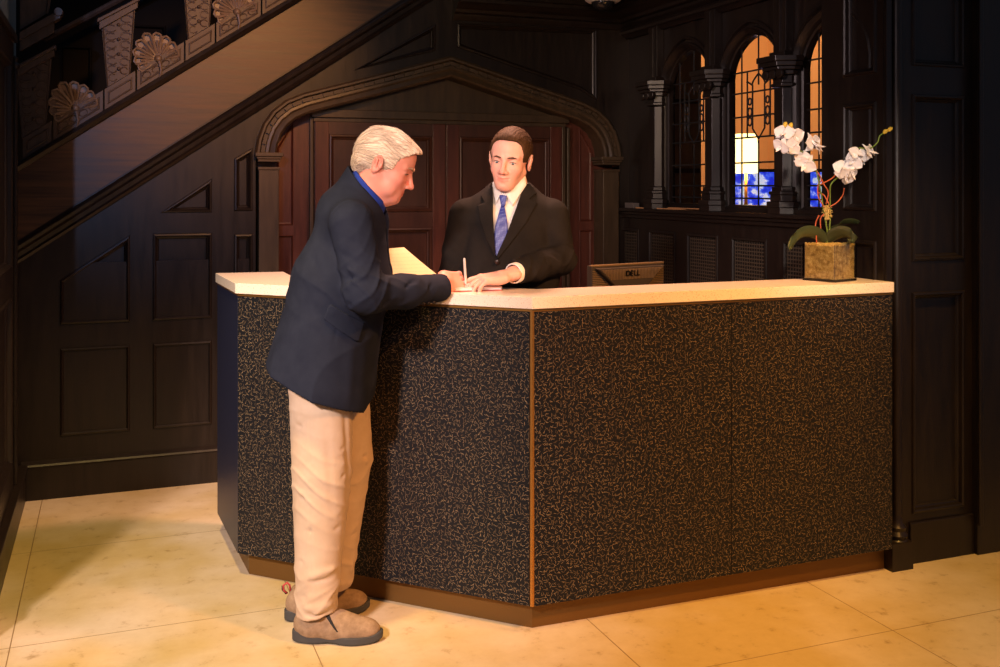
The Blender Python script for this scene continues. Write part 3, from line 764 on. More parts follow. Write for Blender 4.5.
for v in bmx.verts:
    p = v.co.copy(); top_ = p.z > .99
    o_ = U_ * (p.x * hh) + W_ * (p.y * hh) + Vector((0, 0, .010 + (p.z + 1) / 2 * .128))
    nz = mnoise.noise(o_ * 60) * .5 + mnoise.noise(o_ * 140) * .5
    if top_: o_.z += .010 * nz + .004
    else: o_ -= Vector((o_.x, o_.y, 0)) * (.022 * (nz + 1))
    v.co = o_
me = bpy.data.meshes.new('moss'); bmx.to_mesh(me); bmx.free(); me.materials.append(MOSS); me.polygons.foreach_set('use_smooth', [True] * len(me.polygons))
frame_obj('moss', me, vase)
# orchid traced in the vase's own upright frame: X right, Y away, Z up
vc = -(vx * RY * 0) ; Zc = vx * -RY + vy * RX; Xc = vx * RX + vy * RY
def OP(zx, zy, d=0.0):
    """a point of the spray, in the vase's frame (zx, zy: measured on a 3.513x enlargement), d metres away from the lens"""
    u, v = 760 + zx / 3.513, 110 + zy / 3.513; Z = Zc + d
    return Vector(((u - 500) / 1014 * Z - Xc, d, EYE - (v - 187) / 1014 * Z - 1.10))
def smooth_path(P, n=6):
    out = []
    for i in range(len(P) - 1):
        p0 = P[max(i - 1, 0)]; p1 = P[i]; p2 = P[i + 1]; p3 = P[min(i + 2, len(P) - 1)]
        for k in range(n):
            t = k / n
            out.append(.5 * ((2 * p1) + (p2 - p0) * t + (2 * p0 - 5 * p1 + 4 * p2 - p3) * t * t + (3 * p1 - p0 - 3 * p2 + p3) * t ** 3))
    out.append(P[-1]); return out
STEM = plain('green_stem', (.16, .24, .03), .45); VINE = plain('red_vine', (.50, .11, .04), .5); BUD = plain('yellow_bud', (.80, .55, .06), .4)
PETAL, nt, b = mat('white_petal', (.93, .88, .86), .5, Subsurface_Weight=.0)
b.inputs['Sheen Weight'].default_value = .1
LEAF, nt, b = mat('orchid_leaf', (.03, .05, .02), .32); n = noisy(nt, 8); nt.links.new(ramp(nt, n, [(.3, (.028, .042, .018)), (.7, (.055, .075, .03))]), b.inputs['Base Color'])
q = MB()
q.tube(smooth_path([OP(232, 480, 0), OP(237, 440, .0), OP(232, 400, 0), OP(222, 340, 0), OP(212, 280, -.01), OP(200, 225, -.02), OP(186, 175, -.03), OP(160, 152, -.04), OP(125, 135, -.05), OP(98, 100, -.06), OP(86, 55, -.06)]), .0028, 8)
q.build('stem', STEM, vase, smooth=True)
q = MB(); q.tube(smooth_path([OP(240, 480, .01), OP(243, 430, .01), OP(247, 370, .01), OP(246, 300, .01), OP(250, 260, 0), OP(275, 235, 0), OP(305, 200, -.01), OP(322, 160, -.02), OP(345, 135, -.02), OP(385, 135, -.02), OP(412, 115, -.02), OP(420, 92, -.02), OP(436, 80, -.02)]), .0028, 8)
q.build('stem', STEM, vase, smooth=True)
for P in ([(200, 480), (197, 440), (195, 400), (207, 370)], [(215, 435), (212, 385), (225, 365)], [(228, 345), (205, 305), (204, 265), (215, 245), (200, 215), (175, 190), (160, 155)], [(212, 262), (250, 242), (265, 225), (275, 190)], [(245, 340), (270, 325), (290, 300), (296, 275)], [(232, 330), (240, 290), (225, 262), (212, 235)], [(205, 290), (225, 300), (242, 330)]):
    q = MB(); q.tube(smooth_path([OP(a, b2, random.uniform(-.012, .008)) for a, b2 in P]), .0026, 7); q.build('vine', VINE, vase, smooth=True)
q = MB()   # raffia tuft that binds the stems
for k in range(46):
    a = OP(236, 345 + random.uniform(-6, 30), 0); d = Vector((random.uniform(-1, 1), random.uniform(-1, 1), random.uniform(-.9, .5))).normalized()
    q.tube([a, a + d * .012, a + d * .022 + Vector((0, 0, random.uniform(-.008, .004)))], [.0022, .002, .0008], 5)
q.tube([OP(232, 335, 0), OP(236, 385, 0)], .009, 8)
q.build('raffia', plain('raffia', (.52, .38, .12), .8), vase)
for P in ([(88, 52), (84, 62)], [(108, 55), (104, 66)], [(440, 76), (430, 86)], [(456, 68), (448, 74)]):
    a, b2 = OP(*P[0], -.06 if P[0][0] < 200 else -.02), OP(*P[1], -.06 if P[0][0] < 200 else -.02); d = (a - b2).normalized()
    q = MB(); q.lathe([(0, -.012), (.005, -.009), (.0085, -.002), (.008, .005), (.004, .011), (0, .013)], a, 14, d); q.build('bud', BUD, vase, smooth=True)
def petal(q, c, d, nrm, L, W, curl=.25, pointy=1.0):
    d = Vector(d).normalized(); nrm = Vector(nrm).normalized(); nrm = (nrm - d * nrm.dot(d)).normalized(); s_ = d.cross(nrm)
    nu, nv = 8, 6; vs = []
    for i in range(nu + 1):
        t = i / nu; w_ = W * (math.sin(math.pi * min(1, t ** .75 * .98 + .02)) ** .8) * (1 - .3 * pointy * t)
        for j in range(nv + 1):
            s1 = j / nv * 2 - 1
            z = -curl * L * t * t + .18 * W * (s1 * s1) + .06 * W * math.sin(s1 * 7 + t * 5)
            vs.append(Vector(c) + d * L * t + s_ * w_ * s1 + nrm * z)
    fs = [(i * (nv + 1) + j, i * (nv + 1) + j + 1, (i + 1) * (nv + 1) + j + 1, (i + 1) * (nv + 1) + j) for i in range(nu) for j in range(nv)]
    n0 = len(vs); vs2 = vs + [v - nrm * .0008 for v in vs]
    fs2 = fs + [tuple(n0 + k for k in f[::-1]) for f in fs]
    edge = [j for j in range(nv + 1)] + [i * (nv + 1) + nv for i in range(1, nu + 1)] + [nu * (nv + 1) + j for j in range(nv - 1, -1, -1)] + [i * (nv + 1) for i in range(nu - 1, 0, -1)]
    for a in range(len(edge)): e0, e1 = edge[a], edge[(a + 1) % len(edge)]; fs2.append((e0, e1, e1 + n0, e0 + n0))
    q.add(vs2, fs2)
def blossom(c, face, rot, s_=1.0, droop=0):
    s_ *= 1.18
    q = MB(); f = Vector(face).normalized(); u = f.cross(Vector((0, 0, 1))).normalized(); v = u.cross(f)
    def dirn(a): return u * math.cos(R(a + rot)) + v * math.sin(R(a + rot))
    for a, L, W in ((90, .040, .016), (210, .040, .015), (330, .040, .015)): petal(q, c - f * .003, dirn(a) + f * -.1, f, L * s_, W * s_, .15 + droop)
    for a in (12, 168): petal(q, Vector(c), dirn(a) + f * .12, f, .042 * s_, .026 * s_, .1, .2)
    for a, L in ((250, .022), (290, .022), (270, .028)): petal(q, c + f * .004, dirn(a) + f * .7, f, L * s_, .008 * s_, -.4)
    q.lathe([(0, 0), (.004, .002), (.004, .008), (0, .011)], c + f * .002, 8, f)
    o = q.build('flower', PETAL, vase, smooth=True); return o
for (zx, zy, d, face, rot, s_) in [
    (85, 82, -.07, (-.5, -.7, .2), 10, .86), (120, 95, -.06, (.3, -.9, -.1), -15, .92), (75, 128, -.07, (-.8, -.5, -.3), 30, .80), (112, 128, -.075, (-.1, -.8, -.5), 60, .80),
    (185, 118, -.04, (.6, -.8, .1), -10, .95), (205, 130, -.035, (.8, -.3, .5), 20, .72), (158, 190, -.05, (-.3, -.8, -.5), 40, .95), (150, 168, -.045, (-.6, -.6, .1), 0, .7),
    (295, 205, -.02, (-.4, -.85, .3), 8, .9), (300, 232, -.03, (.3, -.8, -.5), 35, .95), (322, 225, -.03, (.6, -.6, -.4), 5, .7), (345, 160, -.03, (.3, -.8, .4), 18, .95), (330, 180, -.03, (-.5, -.8, -.1), 50, .8), (385, 148, -.03, (.7, -.6, .3), -20, .85)]:
    blossom(OP(zx, zy, d), face, rot, s_)
def leaf(path, W, up=(0, 0, 1)):
    q = MB(); P = smooth_path([OP(*p) for p in path], 5); n_ = len(P); vs = []; nv = 6
    for i, p in enumerate(P):
        t = (P[min(i + 1, n_ - 1)] - P[max(i - 1, 0)]).normalized(); s_ = t.cross(Vector(up)).normalized(); nn = s_.cross(t)
        f = i / (n_ - 1); w_ = W * (math.sin(math.pi * (f * .93 + .05)) ** .6)
        for j in range(nv + 1):
            s1 = j / nv * 2 - 1; vs.append(p + s_ * w_ * s1 + nn * (-abs(s1) ** 1.5 * .35 * w_ * -1))
    n0 = len(vs); vs += [v - Vector((0, 0, .0018)) for v in vs]
    fs = []
    for i in range(n_ - 1):
        for j in range(nv):
            f_ = (i * (nv + 1) + j, i * (nv + 1) + j + 1, (i + 1) * (nv + 1) + j + 1, (i + 1) * (nv + 1) + j); fs += [f_, tuple(n0 + k for k in f_[::-1])]
        for j in (0, nv): fs.append((i * (nv + 1) + j, (i + 1) * (nv + 1) + j, (i + 1) * (nv + 1) + j + n0, i * (nv + 1) + j + n0))
    q.add(vs, fs); q.build('leaf', LEAF, vase, smooth=True)
leaf([(232, 462, 0), (200, 440, -.01), (160, 436, -.03), (128, 456, -.055), (102, 488, -.08)], .034, (.25, .75, .6))
leaf([(238, 462, 0), (262, 444, -.02), (295, 436, -.05), (318, 448, -.075), (322, 462, -.09)], .036, (.1, .7, .65))
leaf([(238, 455, 0), (255, 425, .03), (280, 402, .07), (320, 396, .10), (352, 400, .12)], .026, (.1, .5, .8))

# ---- register book propped open, notepad, pen
bx_, by_ = 1.00, 3.70
PAPER, nt, b = mat('ledger_page', (.86, .76, .50), .7)
uvn = N(nt, 'ShaderNodeUVMap'); uvn.uv_map = 'UVMap'
wv_ = N(nt, 'ShaderNodeTexWave', bands_direction='Y'); wv_.inputs['Scale'].default_value = 3.2; wv_.inputs['Distortion'].default_value = 0
nt.links.new(uvn.outputs[0], wv_.inputs['Vector'])
ns = N(nt, 'ShaderNodeTexNoise'); ns.inputs['Scale'].default_value = 26; mp = N(nt, 'ShaderNodeMapping'); mp.inputs['Scale'].default_value = (2.2, 6, 1)
nt.links.new(uvn.outputs[0], mp.inputs[0]); nt.links.new(mp.outputs[0], ns.inputs['Vector'])
ml = N(nt, 'ShaderNodeMath', operation='MULTIPLY'); nt.links.new(wv_.outputs[1], ml.inputs[0]); nt.links.new(ns.outputs[0], ml.inputs[1])
nt.links.new(ramp(nt, ml.outputs[0], [(.46, (.88, .78, .52)), (.66, (.66, .56, .36))]), b.inputs['Base Color'])
def LP(px_, py_, Z):
    """point at depth Z seen at the photograph's px_, py_, in world metres"""
    x, y = place((px_ - 500) / 1014 * Z, Z); return Vector((x, y, EYE - (py_ - 187) / 1014 * Z))
book = empty('register_book', LP(410, 285, 3.72) * 1, 0, 'open cream register book on the counter beyond the older man\'s arm, one page standing up', 'book')
bo = book.location.copy(); bo.z = 1.10; book.location = bo
def sheet(q, P00, P10, P11, P01, th=.004, n=8, bow=.0):
    vs = []; uvs = {}
    nr = (P10 - P00).cross(P01 - P00).normalized()
    for i in range(n + 1):
        for j in range(n + 1):
            a, b2 = i / n, j / n
            p = (P00 * (1 - a) + P10 * a) * (1 - b2) + (P01 * (1 - a) + P11 * a) * b2
            vs.append(p + nr * bow * math.sin(math.pi * b2)); uvs[len(vs) - 1] = (a * .7, b2)
    m0 = len(vs); vs += [v - nr * th for v in vs]
    fs = []; uu = []
    for i in range(n):
        for j in range(n):
            f = (i * (n + 1) + j, (i + 1) * (n + 1) + j, (i + 1) * (n + 1) + j + 1, i * (n + 1) + j + 1)
            fs += [f, tuple(k + m0 for k in f[::-1])]; uu += [[uvs[k] for k in f], [uvs[k] for k in f[::-1]]]
    ed = [j for j in range(n + 1)] + [i * (n + 1) + n for i in range(1, n + 1)] + [n * (n + 1) + j for j in range(n - 1, -1, -1)] + [i * (n + 1) for i in range(n - 1, 0, -1)]
    for a in range(len(ed)): e0, e1 = ed[a], ed[(a + 1) % len(ed)]; fs.append((e0, e1, e1 + m0, e0 + m0)); uu.append([(0, 0)] * 4)
    q.add(vs, fs, uu)
# standing leaf: high at the left, falling away to the right
pA, pB = LP(385, 290, 3.66), LP(448, 284, 3.72); pA.z = pB.z = 1.108
tA, tB = LP(387, 248.5, 3.72), LP(403, 247, 3.76)
q = MB(); sheet(q, pA, pB, LP(404, 247.3, 3.77), tA, .006, 8, -.006)
q.build('page', PAPER, book, origin=book.location)
fw = (pB - pA).normalized(); bk = Vector((-fw.y, fw.x, 0))
q = MB(); sheet(q, pA + Vector((0, 0, -.003)) - bk * .0, pB + Vector((0, 0, -.003)), pB + bk * -.13 + Vector((0, 0, -.003)), pA - bk * .13 + Vector((0, 0, -.003)), -.004, 4, 0)
q.build('cover', plain('book_cover', (.10, .03, .02), .6), book, origin=book.location)
# notepad
pad = empty('notepad', (0, 0, 0), 0, 'small white notepad with a red-edged cover under the clerk\'s fingers', 'notepad')
c0, c1, c2, c3 = [LP(a, b2, (EYE - 1.104) * 1014 / (b2 - 187)) for a, b2 in ((447.5, 292.3), (503, 289.6), (488, 285.8), (452, 286.2))]
c0, c1, c2, c3 = [LP(a, b2, (EYE - 1.10) * 1014 / (b2 - 187)) for a, b2 in ((448, 292.2), (502, 290.6), (491, 285.6), (452, 285.9))]
o_ = Vector((c0.x, c0.y, 1.1005)); pad.location = o_
def flat_poly(q, pts, z0, z1): q.prism([(p.x - o_.x, p.y - o_.y) for p in pts], (0, 0, 0), X3, Y3, Z3, z0, z1)
q = MB(); flat_poly(q, (c0, c1, c2, c3), 0, .003); q.build('back_cover', plain('red_cover', (.40, .05, .05), .5), pad)
q = MB(); cc = (c0 + c1 + c2 + c3) / 4; flat_poly(q, [cc + (p - cc) * .98 for p in (c0, c1, c2, c3)], .0032, .011); q.build('pages', plain('white_paper', (.85, .80, .76), .7), pad)
q = MB(); flat_poly(q, [cc + (p - cc) * 1.0 for p in (c0, c1, c2, c3)], .0112, .013); q.build('front_cover', plain('pale_cover', (.80, .66, .64), .5), pad)

# ---- things lying on the sill
def sill_obj(name, label, cat, px0, px1, y, th, dep, m, grp=None, ang=0, zz=1.3402):
    a = px0; q = MB(); q.box(-px1 / 2, px1 / 2, -dep / 2, dep / 2, 0, th)
    o = q.build(name, m, bevel=min(.002, th / 3)); o.location = (XR + .0, y, zz); o.rotation_euler = (0, 0, R(90 + ang)); tag(o, label, cat, grp); return o
PALEW = plain('pale_wood', (.60, .30, .12), .5)
sill_obj('wooden_slat', 'long pale wooden slat lying on the sill below the first window', 'slat', 0, .62, 4.70, .006, .025, PALEW, None, 3)
sill_obj('ruler', 'shorter pale stick on the sill, crossing over the long wooden slat', 'stick', 0, .34, 4.55, .005, .02, PALEW, None, -6, 1.3466)
sill_obj('small_box', 'small grey box at the back corner end of the sill', 'box', 0, .10, 5.10, .03, .04, plain('grey_card', (.12, .10, .09), .6))

# ---- beyond the window: table lamp and a glowing blue panel for a patch of unknown kind
lx, ly = place(7.4 * 246 / 1014, 7.4)
lamp = empty('table_lamp', (lx, ly, 0), 0, 'glowing yellow-white lamp seen through the middle leaded light', 'lamp')
SH, nt, b = mat('lamp_shade', (.95, .8, .5), .8)
b.inputs['Emission Color'].default_value = (1.0, .70, .26, 1); b.inputs['Emission Strength'].default_value = 3.6
zt, zb_ = EYE - (134 - 187) / 1014 * 7.4, EYE - (173 - 187) / 1014 * 7.4
q = MB(); q.lathe([(.075, zt), (.088, (zt * .6 + zb_ * .4)), (.084, zb_), (.078, zb_ + .001), (.07, zt - .001)], n=28); q.build('lamp_shade', SH, lamp, auto=40)
q = MB(); q.lathe([(.06, .752), (.06, .77), (.02, .79), (.035, .95), (.05, 1.1), (.03, 1.25), (.012, 1.35), (.01, zb_ + .1)], n=20); q.build('lamp_base', BRASS, lamp, smooth=True)
lampt = empty('side_table', (lx, ly, 0), 0, 'dark side table under the glowing lamp beyond the leaded window', 'table')
q = MB(); q.lathe([(.0, .72), (.28, .72), (.28, .75), (0, .75)], n=32); q.build('table_top', WOOD, lampt, auto=40)
q = MB(); q.lathe([(.18, 0), (.18, .02), (.03, .05), (.03, .72)], n=20); q.build('pedestal', WOOD, lampt, auto=40)
point('lamp_bulb', (lx, ly, (zt + zb_) / 2), 30, (1, .55, .22), .07)
spot('room_light', (4.6, 6.6, 3.2), (5.4, 8.6, 1.9), 170, (1, .60, .24), 140, .8, .2)
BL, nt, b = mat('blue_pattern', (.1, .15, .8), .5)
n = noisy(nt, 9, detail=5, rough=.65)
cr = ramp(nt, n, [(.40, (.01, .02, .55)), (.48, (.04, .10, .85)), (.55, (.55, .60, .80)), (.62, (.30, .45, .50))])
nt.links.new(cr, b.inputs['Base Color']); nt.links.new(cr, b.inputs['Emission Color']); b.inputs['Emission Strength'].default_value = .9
sx_, sy_ = place(7.9 * 262 / 1014, 7.9)
scr = empty('glowing_blue_panel', (sx_, sy_, 0), YAW, 'glowing blue and white patterned panel low beyond the leaded windows', 'screen')
q = MB(); q.box(-.32, .50, 0, .03, .95, 1.575); q.build('panel', BL, scr)
q = MB(); q.box(-.34, .52, -.005, .05, .90, .95); q.build('bottom_rail', WOOD, scr)
q = MB(); q.box(-.34, .52, -.005, .05, 1.575, 1.60); q.build('top_rail', WOOD, scr)
for a in (-.30, .44):
    q = MB(); q.box(a, a + .04, 0, .05, 0, .9); q.build('leg', WOOD, scr)
# dark bookcase added to darken the view through the first light
kx, ky = place(6.6 * 172 / 1014, 6.6)
bc = empty('backdrop', (kx, ky, 0), YAW, 'tall dark bookcase in the room beyond, added to darken the view through the first window', 'backdrop')
q = MB(); q.box(-.45, .19, 0, .35, 0, 3.0); q.build('carcass', wood('brown_case', (.34, .17, .07), (.50, .26, .11), .5), bc)
q = MB()
SHW = wood('brown_shelf', (.05, .02, .01), (.08, .035, .015), .5)
for k in range(6):
    q = MB(); q.box(-.44, .18, -.01, 0, .2 + k * .45, .23 + k * .45); q.build('shelf', SHW, bc)
# =================================================================== PEOPLE
# signed-distance shapes in numpy, meshed by sparse surface nets
def _v(a): return np.asarray(a, dtype=np.float32)
def cap(a, b, r1, r2=None, s=None):
    """capsule with a taper; s = (sx, sy, sz) widens it per axis"""
    r2 = r1 if r2 is None else r2; a = _v(a); b = _v(b); s_ = _v(s) if s is not None else None
    A = a / s_ if s is not None else a; B = b / s_ if s is not None else b; ba = B - A; L = float(ba @ ba) + 1e-12
    def f(P):
        Q = P / s_ if s_ is not None else P
        pa = Q - A; h = np.clip(pa @ ba / L, 0, 1)
        return np.linalg.norm(pa - h[:, None] * ba, axis=1) - (r1 + (r2 - r1) * h)
    return f
def ell(c, r, M=None):
    c = _v(c); r = _v(r); Mm = _v(M) if M is not None else None
    def f(P):
        q = P - c
        if Mm is not None: q = q @ Mm
        k0 = np.linalg.norm(q / r, axis=1); k1 = np.linalg.norm(q / (r * r), axis=1)
        return k0 * (k0 - 1) / np.maximum(k1, 1e-6)
    return f
def rbox(c, h, r, M=None):
    c = _v(c); h = _v(h) - r; Mm = _v(M) if M is not None else None
    def f(P):
        q = P - c
        if Mm is not None: q = q @ Mm
        q = np.abs(q) - h
        return np.linalg.norm(np.maximum(q, 0), axis=1) + np.minimum(q.max(axis=1), 0) - r
    return f
def plane(n, d):
    n = _v(n); L = np.linalg.norm(n); n = n / L; d = d / L
    return lambda P: P @ n - d
def smin(a, b, k):
    if k <= 0: return np.minimum(a, b)
    h = np.clip(.5 + .5 * (b - a) / k, 0, 1); return b + (a - b) * h - k * h * (1 - h)
def U(k, *fs):
    def f(P):
        d = fs[0](P)
        for g in fs[1:]: d = smin(d, g(P), k)
        return d
    return f
def S(k, a, *bs):      # subtract
    def f(P):
        d = a(P)
        for g in bs: d = -smin(-d, g(P), k)
        return d
    return f
def I(k, a, *bs):      # intersect
    def f(P):
        d = a(P)
        for g in bs: d = -smin(-d, -g(P), k)
        return d
    return f
def off_(f, r): return lambda P: f(P) - r
def shell(f, t): return lambda P: np.abs(f(P)) - t
def tf(f, M, t):
    """f given in a local frame; M columns = local axes, t = origin"""
    M = _v(M); t = _v(t)
    return lambda P: f((P - t) @ M)
def near(f, c, r):
    c = _v(c)
    def g(P):
        d = np.linalg.norm(P - c, axis=1); out = d - r * .75; m = d < r
        if m.any(): out[m] = f(P[m])
        return out
    return g
def poly2(pts, ax=(0, 2)):
    pts = _v(pts)
    def f(P):
        x = P[:, ax[0]]; y = P[:, ax[1]]; d = np.full(len(P), 1e9, np.float32); s = np.ones(len(P), np.float32)
        n = len(pts)
        for i in range(n):
            a = pts[i]; b = pts[i - 1]; e = b - a; wx = x - a[0]; wy = y - a[1]
            t = np.clip((wx * e[0] + wy * e[1]) / (e @ e), 0, 1)
            d = np.minimum(d, (wx - e[0] * t) ** 2 + (wy - e[1] * t) ** 2)
            c1 = y >= a[1]; c2 = y < b[1]; c3 = e[0] * wy > e[1] * wx
            fl = (c1 & c2 & c3) | (~c1 & ~c2 & ~c3); s[fl] *= -1
        return s * np.sqrt(d)
    return f
def creases(f, L):
    """L: (a, b, amplitude, width) - grooves (+) or ridges (-) pressed into a surface"""
    L = [(_v(a), _v(b), am, w_) for a, b, am, w_ in L]
    def g(P):
        d = f(P); m = np.abs(d) < .04
        if m.any():
            Q = P[m]; add = np.zeros(len(Q), np.float32)
            for a, b, am, w_ in L:
                ba = b - a; t = np.clip((Q - a) @ ba / (ba @ ba), 0, 1)
                dd = np.linalg.norm(Q - a - t[:, None] * ba, axis=1)
                fade = np.clip(4 * t * (1 - t) + .15, 0, 1)
                add += am * fade * np.exp(-(dd / w_) ** 2)
            d[m] += add
        return d
    return g
def wav(f, fn):
    def g(P):
        d = f(P); m = np.abs(d) < .03
        if m.any(): d[m] += fn(P[m])
        return d
    return g
def mesh_sdf(name, f, lo, hi, h, material, parent=None, colour=None, smooth=0):
    lo = _v(lo); hi = _v(hi); B = 8
    nb = np.ceil((hi - lo) / (h * B)).astype(int)
    gi = np.stack(np.meshgrid(*[np.arange(n) for n in nb], indexing='ij'), -1).reshape(-1, 3)
    C = lo + (gi + .5) * (B * h)
    rad = B * h * .87
    keep = np.zeros(len(C), bool)
    for i in range(0, len(C), 200000): keep[i:i + 200000] = np.abs(f(C[i:i + 200000].astype(np.float32))) < rad * 1.25
    gi = gi[keep]
    if len(gi) == 0: raise RuntimeError('empty ' + name)
    lg = np.stack(np.meshgrid(*[np.arange(B + 1)] * 3, indexing='ij'), -1).reshape(-1, 3)
    V = np.empty((len(gi), (B + 1) ** 3), np.float32)
    st = 400
    for i in range(0, len(gi), st):
        Pp = (lo + ((gi[i:i + st, None] * B + lg[None]) * h)).astype(np.float32).reshape(-1, 3)
        V[i:i + st] = f(Pp).reshape(-1, (B + 1) ** 3)
    V = V.reshape(-1, B + 1, B + 1, B + 1)
    cor = [(0, 0, 0), (1, 0, 0), (0, 1, 0), (1, 1, 0), (0, 0, 1), (1, 0, 1), (0, 1, 1), (1, 1, 1)]
    c = [V[:, a:a + B, b:b + B, d:d + B] for a, b, d in cor]
    neg = sum((x < 0).astype(np.int8) for x in c); act = (neg > 0) & (neg < 8)
    bi, ci, cj, ck = np.nonzero(act)
    cv = np.stack([x[bi, ci, cj, ck] for x in c], 1)
    acc = np.zeros((len(bi), 3), np.float32); cnt = np.zeros(len(bi), np.float32)
    corn = _v(cor)
    for a in range(8):
        for b in range(a + 1, 8):
            if bin(a ^ b).count('1') != 1: continue
            m = (cv[:, a] < 0) != (cv[:, b] < 0)
            t = cv[m, a] / (cv[m, a] - cv[m, b])
            acc[m] += corn[a] + t[:, None] * (corn[b] - corn[a]); cnt[m] += 1
    pos = acc / cnt[:, None]
    G = gi[bi] * B + np.stack([ci, cj, ck], 1)
    pts = lo + (G + pos) * h
    D = (nb * B + 2).astype(np.int64)
    key = (G[:, 0].astype(np.int64) * D[1] + G[:, 1]) * D[2] + G[:, 2]
    order = np.argsort(key); ks = key[order]
    quads = []
    for ax in range(3):
        o1, o2 = [(1, 2), (2, 0), (0, 1)][ax]
        other = 1 << ax      # corner index: x bit0, y bit1, z bit2
        s0 = cv[:, 0] < 0; s1 = cv[:, other] < 0
        m = s0 != s1
        idx = np.nonzero(m)[0]
        st_ = [D[1] * D[2], D[2], 1]
        k0 = key[idx]
        ids = []
        ok = np.ones(len(idx), bool)
        for dk in (0, -st_[o1], -st_[o1] - st_[o2], -st_[o2]):
            p = np.searchsorted(ks, k0 + dk); p = np.minimum(p, len(ks) - 1); ok &= ks[p] == k0 + dk; ids.append(order[p])
        qd = np.stack(ids, 1)[ok]; fl = s0[idx][ok]
        qd[~fl] = qd[~fl][:, ::-1]
        quads.append(qd)
    F = np.concatenate(quads)
    me = bpy.data.meshes.new(name)
    me.vertices.add(len(pts)); me.vertices.foreach_set('co', pts.astype(np.float32).ravel())
    me.loops.add(len(F) * 4); me.loops.foreach_set('vertex_index', F.astype(np.int32).ravel())
    me.polygons.add(len(F)); me.polygons.foreach_set('loop_start', np.arange(0, len(F) * 4, 4, dtype=np.int32))
    me.update(calc_edges=True); me.validate()
    me.polygons.foreach_set('use_smooth', [True] * len(me.polygons))
    if colour is not None:
        at = me.color_attributes.new('tint', 'FLOAT_COLOR', 'POINT')
        at.data.foreach_set('color', np.concatenate([colour(pts), np.ones((len(pts), 1))], 1).astype(np.float32).ravel())
    for mm in (material if isinstance(material, (list, tuple)) else [material]): me.materials.append(mm)
    o = frame_obj(name, me, parent)
    if smooth:
        s = o.modifiers.new('smooth', 'SMOOTH'); s.iterations = smooth; s.factor = .5
    return o
def rotm(f, u):
    """columns forward, left, up"""
    f = Vector(f).normalized(); l = Vector(u).cross(f).normalized(); u2 = f.cross(l)
    return np.array([[f[i], l[i], u2[i]] for i in range(3)], np.float32)

def comb(o, n, L, rad, lift, flow, seed=1):
    """fine strands laid along a head of hair, added to its mesh"""
    from mathutils.bvhtree import BVHTree
    rnd = random.Random(seed); me = o.data
    bt = BVHTree.FromPolygons([v.co[:] for v in me.vertices], [p.vertices[:] for p in me.polygons])
    vs = [v.co[:] for v in me.vertices]; fs = [tuple(p.vertices) for p in me.polygons]
    at = me.color_attributes['tint'].data; cols = [tuple(a.color) for a in at]
    nv = len(me.vertices)
    for _ in range(n):
        i = rnd.randrange(nv); v = me.vertices[i]; p = v.co.copy(); nr = v.normal.copy(); path = []; l = L * rnd.uniform(.6, 1.3); st = 6
        jit = Vector((rnd.gauss(0, .12), rnd.gauss(0, .12), rnd.gauss(0, .12))); lf = lift * rnd.uniform(.2, 1)
        for k in range(st):
            t = k / (st - 1); path.append(p + nr * (lf * (.3 + t)))
            d = flow(p) + jit; d = (d - nr * d.dot(nr)).normalized(); p2 = p + d * l / st
            q_, n_, _i, _d = bt.find_nearest(p2)
            if q_ is None: break
            p = q_; nr = n_
        if len(path) < 4: continue
        c = rnd.uniform(.25, 1); o0 = len(vs); up = None
        for k, pt in enumerate(path):
            tg = (path[min(k + 1, len(path) - 1)] - path[max(k - 1, 0)]).normalized(); u = tg.orthogonal() if up is None else up
            u = (u - tg * u.dot(tg)).normalized(); up = u; w_ = tg.cross(u); r_ = rad * (1 - .7 * k / (len(path) - 1))
            for a in range(3): vs.append(tuple(pt + (u * math.cos(a * 2.094) + w_ * math.sin(a * 2.094)) * r_)); cols.append((c, c, c, 1))
        for k in range(len(path) - 1):
            for a in range(3): fs.append((o0 + k * 3 + a, o0 + k * 3 + (a + 1) % 3, o0 + (k + 1) * 3 + (a + 1) % 3, o0 + (k + 1) * 3 + a))
    m2 = bpy.data.meshes.new(me.name); m2.from_pydata(vs, [], fs); m2.materials.append(me.materials[0])
    a2 = m2.color_attributes.new('tint', 'FLOAT_COLOR', 'POINT'); a2.data.foreach_set('color', [c for q_ in cols for c in q_])
    m2.polygons.foreach_set('use_smooth', [True] * len(m2.polygons)); o.data = m2

def skin_mat(name, base, rough=.5):
    m, nt, b = mat(name, base, rough, spec=.4)
    a = N(nt, 'ShaderNodeAttribute'); a.attribute_name = 'tint'
    mx = N(nt, 'ShaderNodeMix', data_type='RGBA', blend_type='MULTIPLY'); mx.inputs[0].default_value = 1
    n = noisy(nt, 30, detail=3)
    nt.links.new(ramp(nt, n, [(.3, tuple(x * .93 for x in base)), (.7, base)]), mx.inputs[6]); nt.links.new(a.outputs[0], mx.inputs[7])
    nt.links.new(mx.outputs[2], b.inputs['Base Color'])
    b.inputs['Subsurface Weight'].default_value = .08; b.inputs['Subsurface Radius'].default_value = (.012, .004, .002)
    bump(nt, b, noisy(nt, 260, detail=2), .08, .001)
    return m

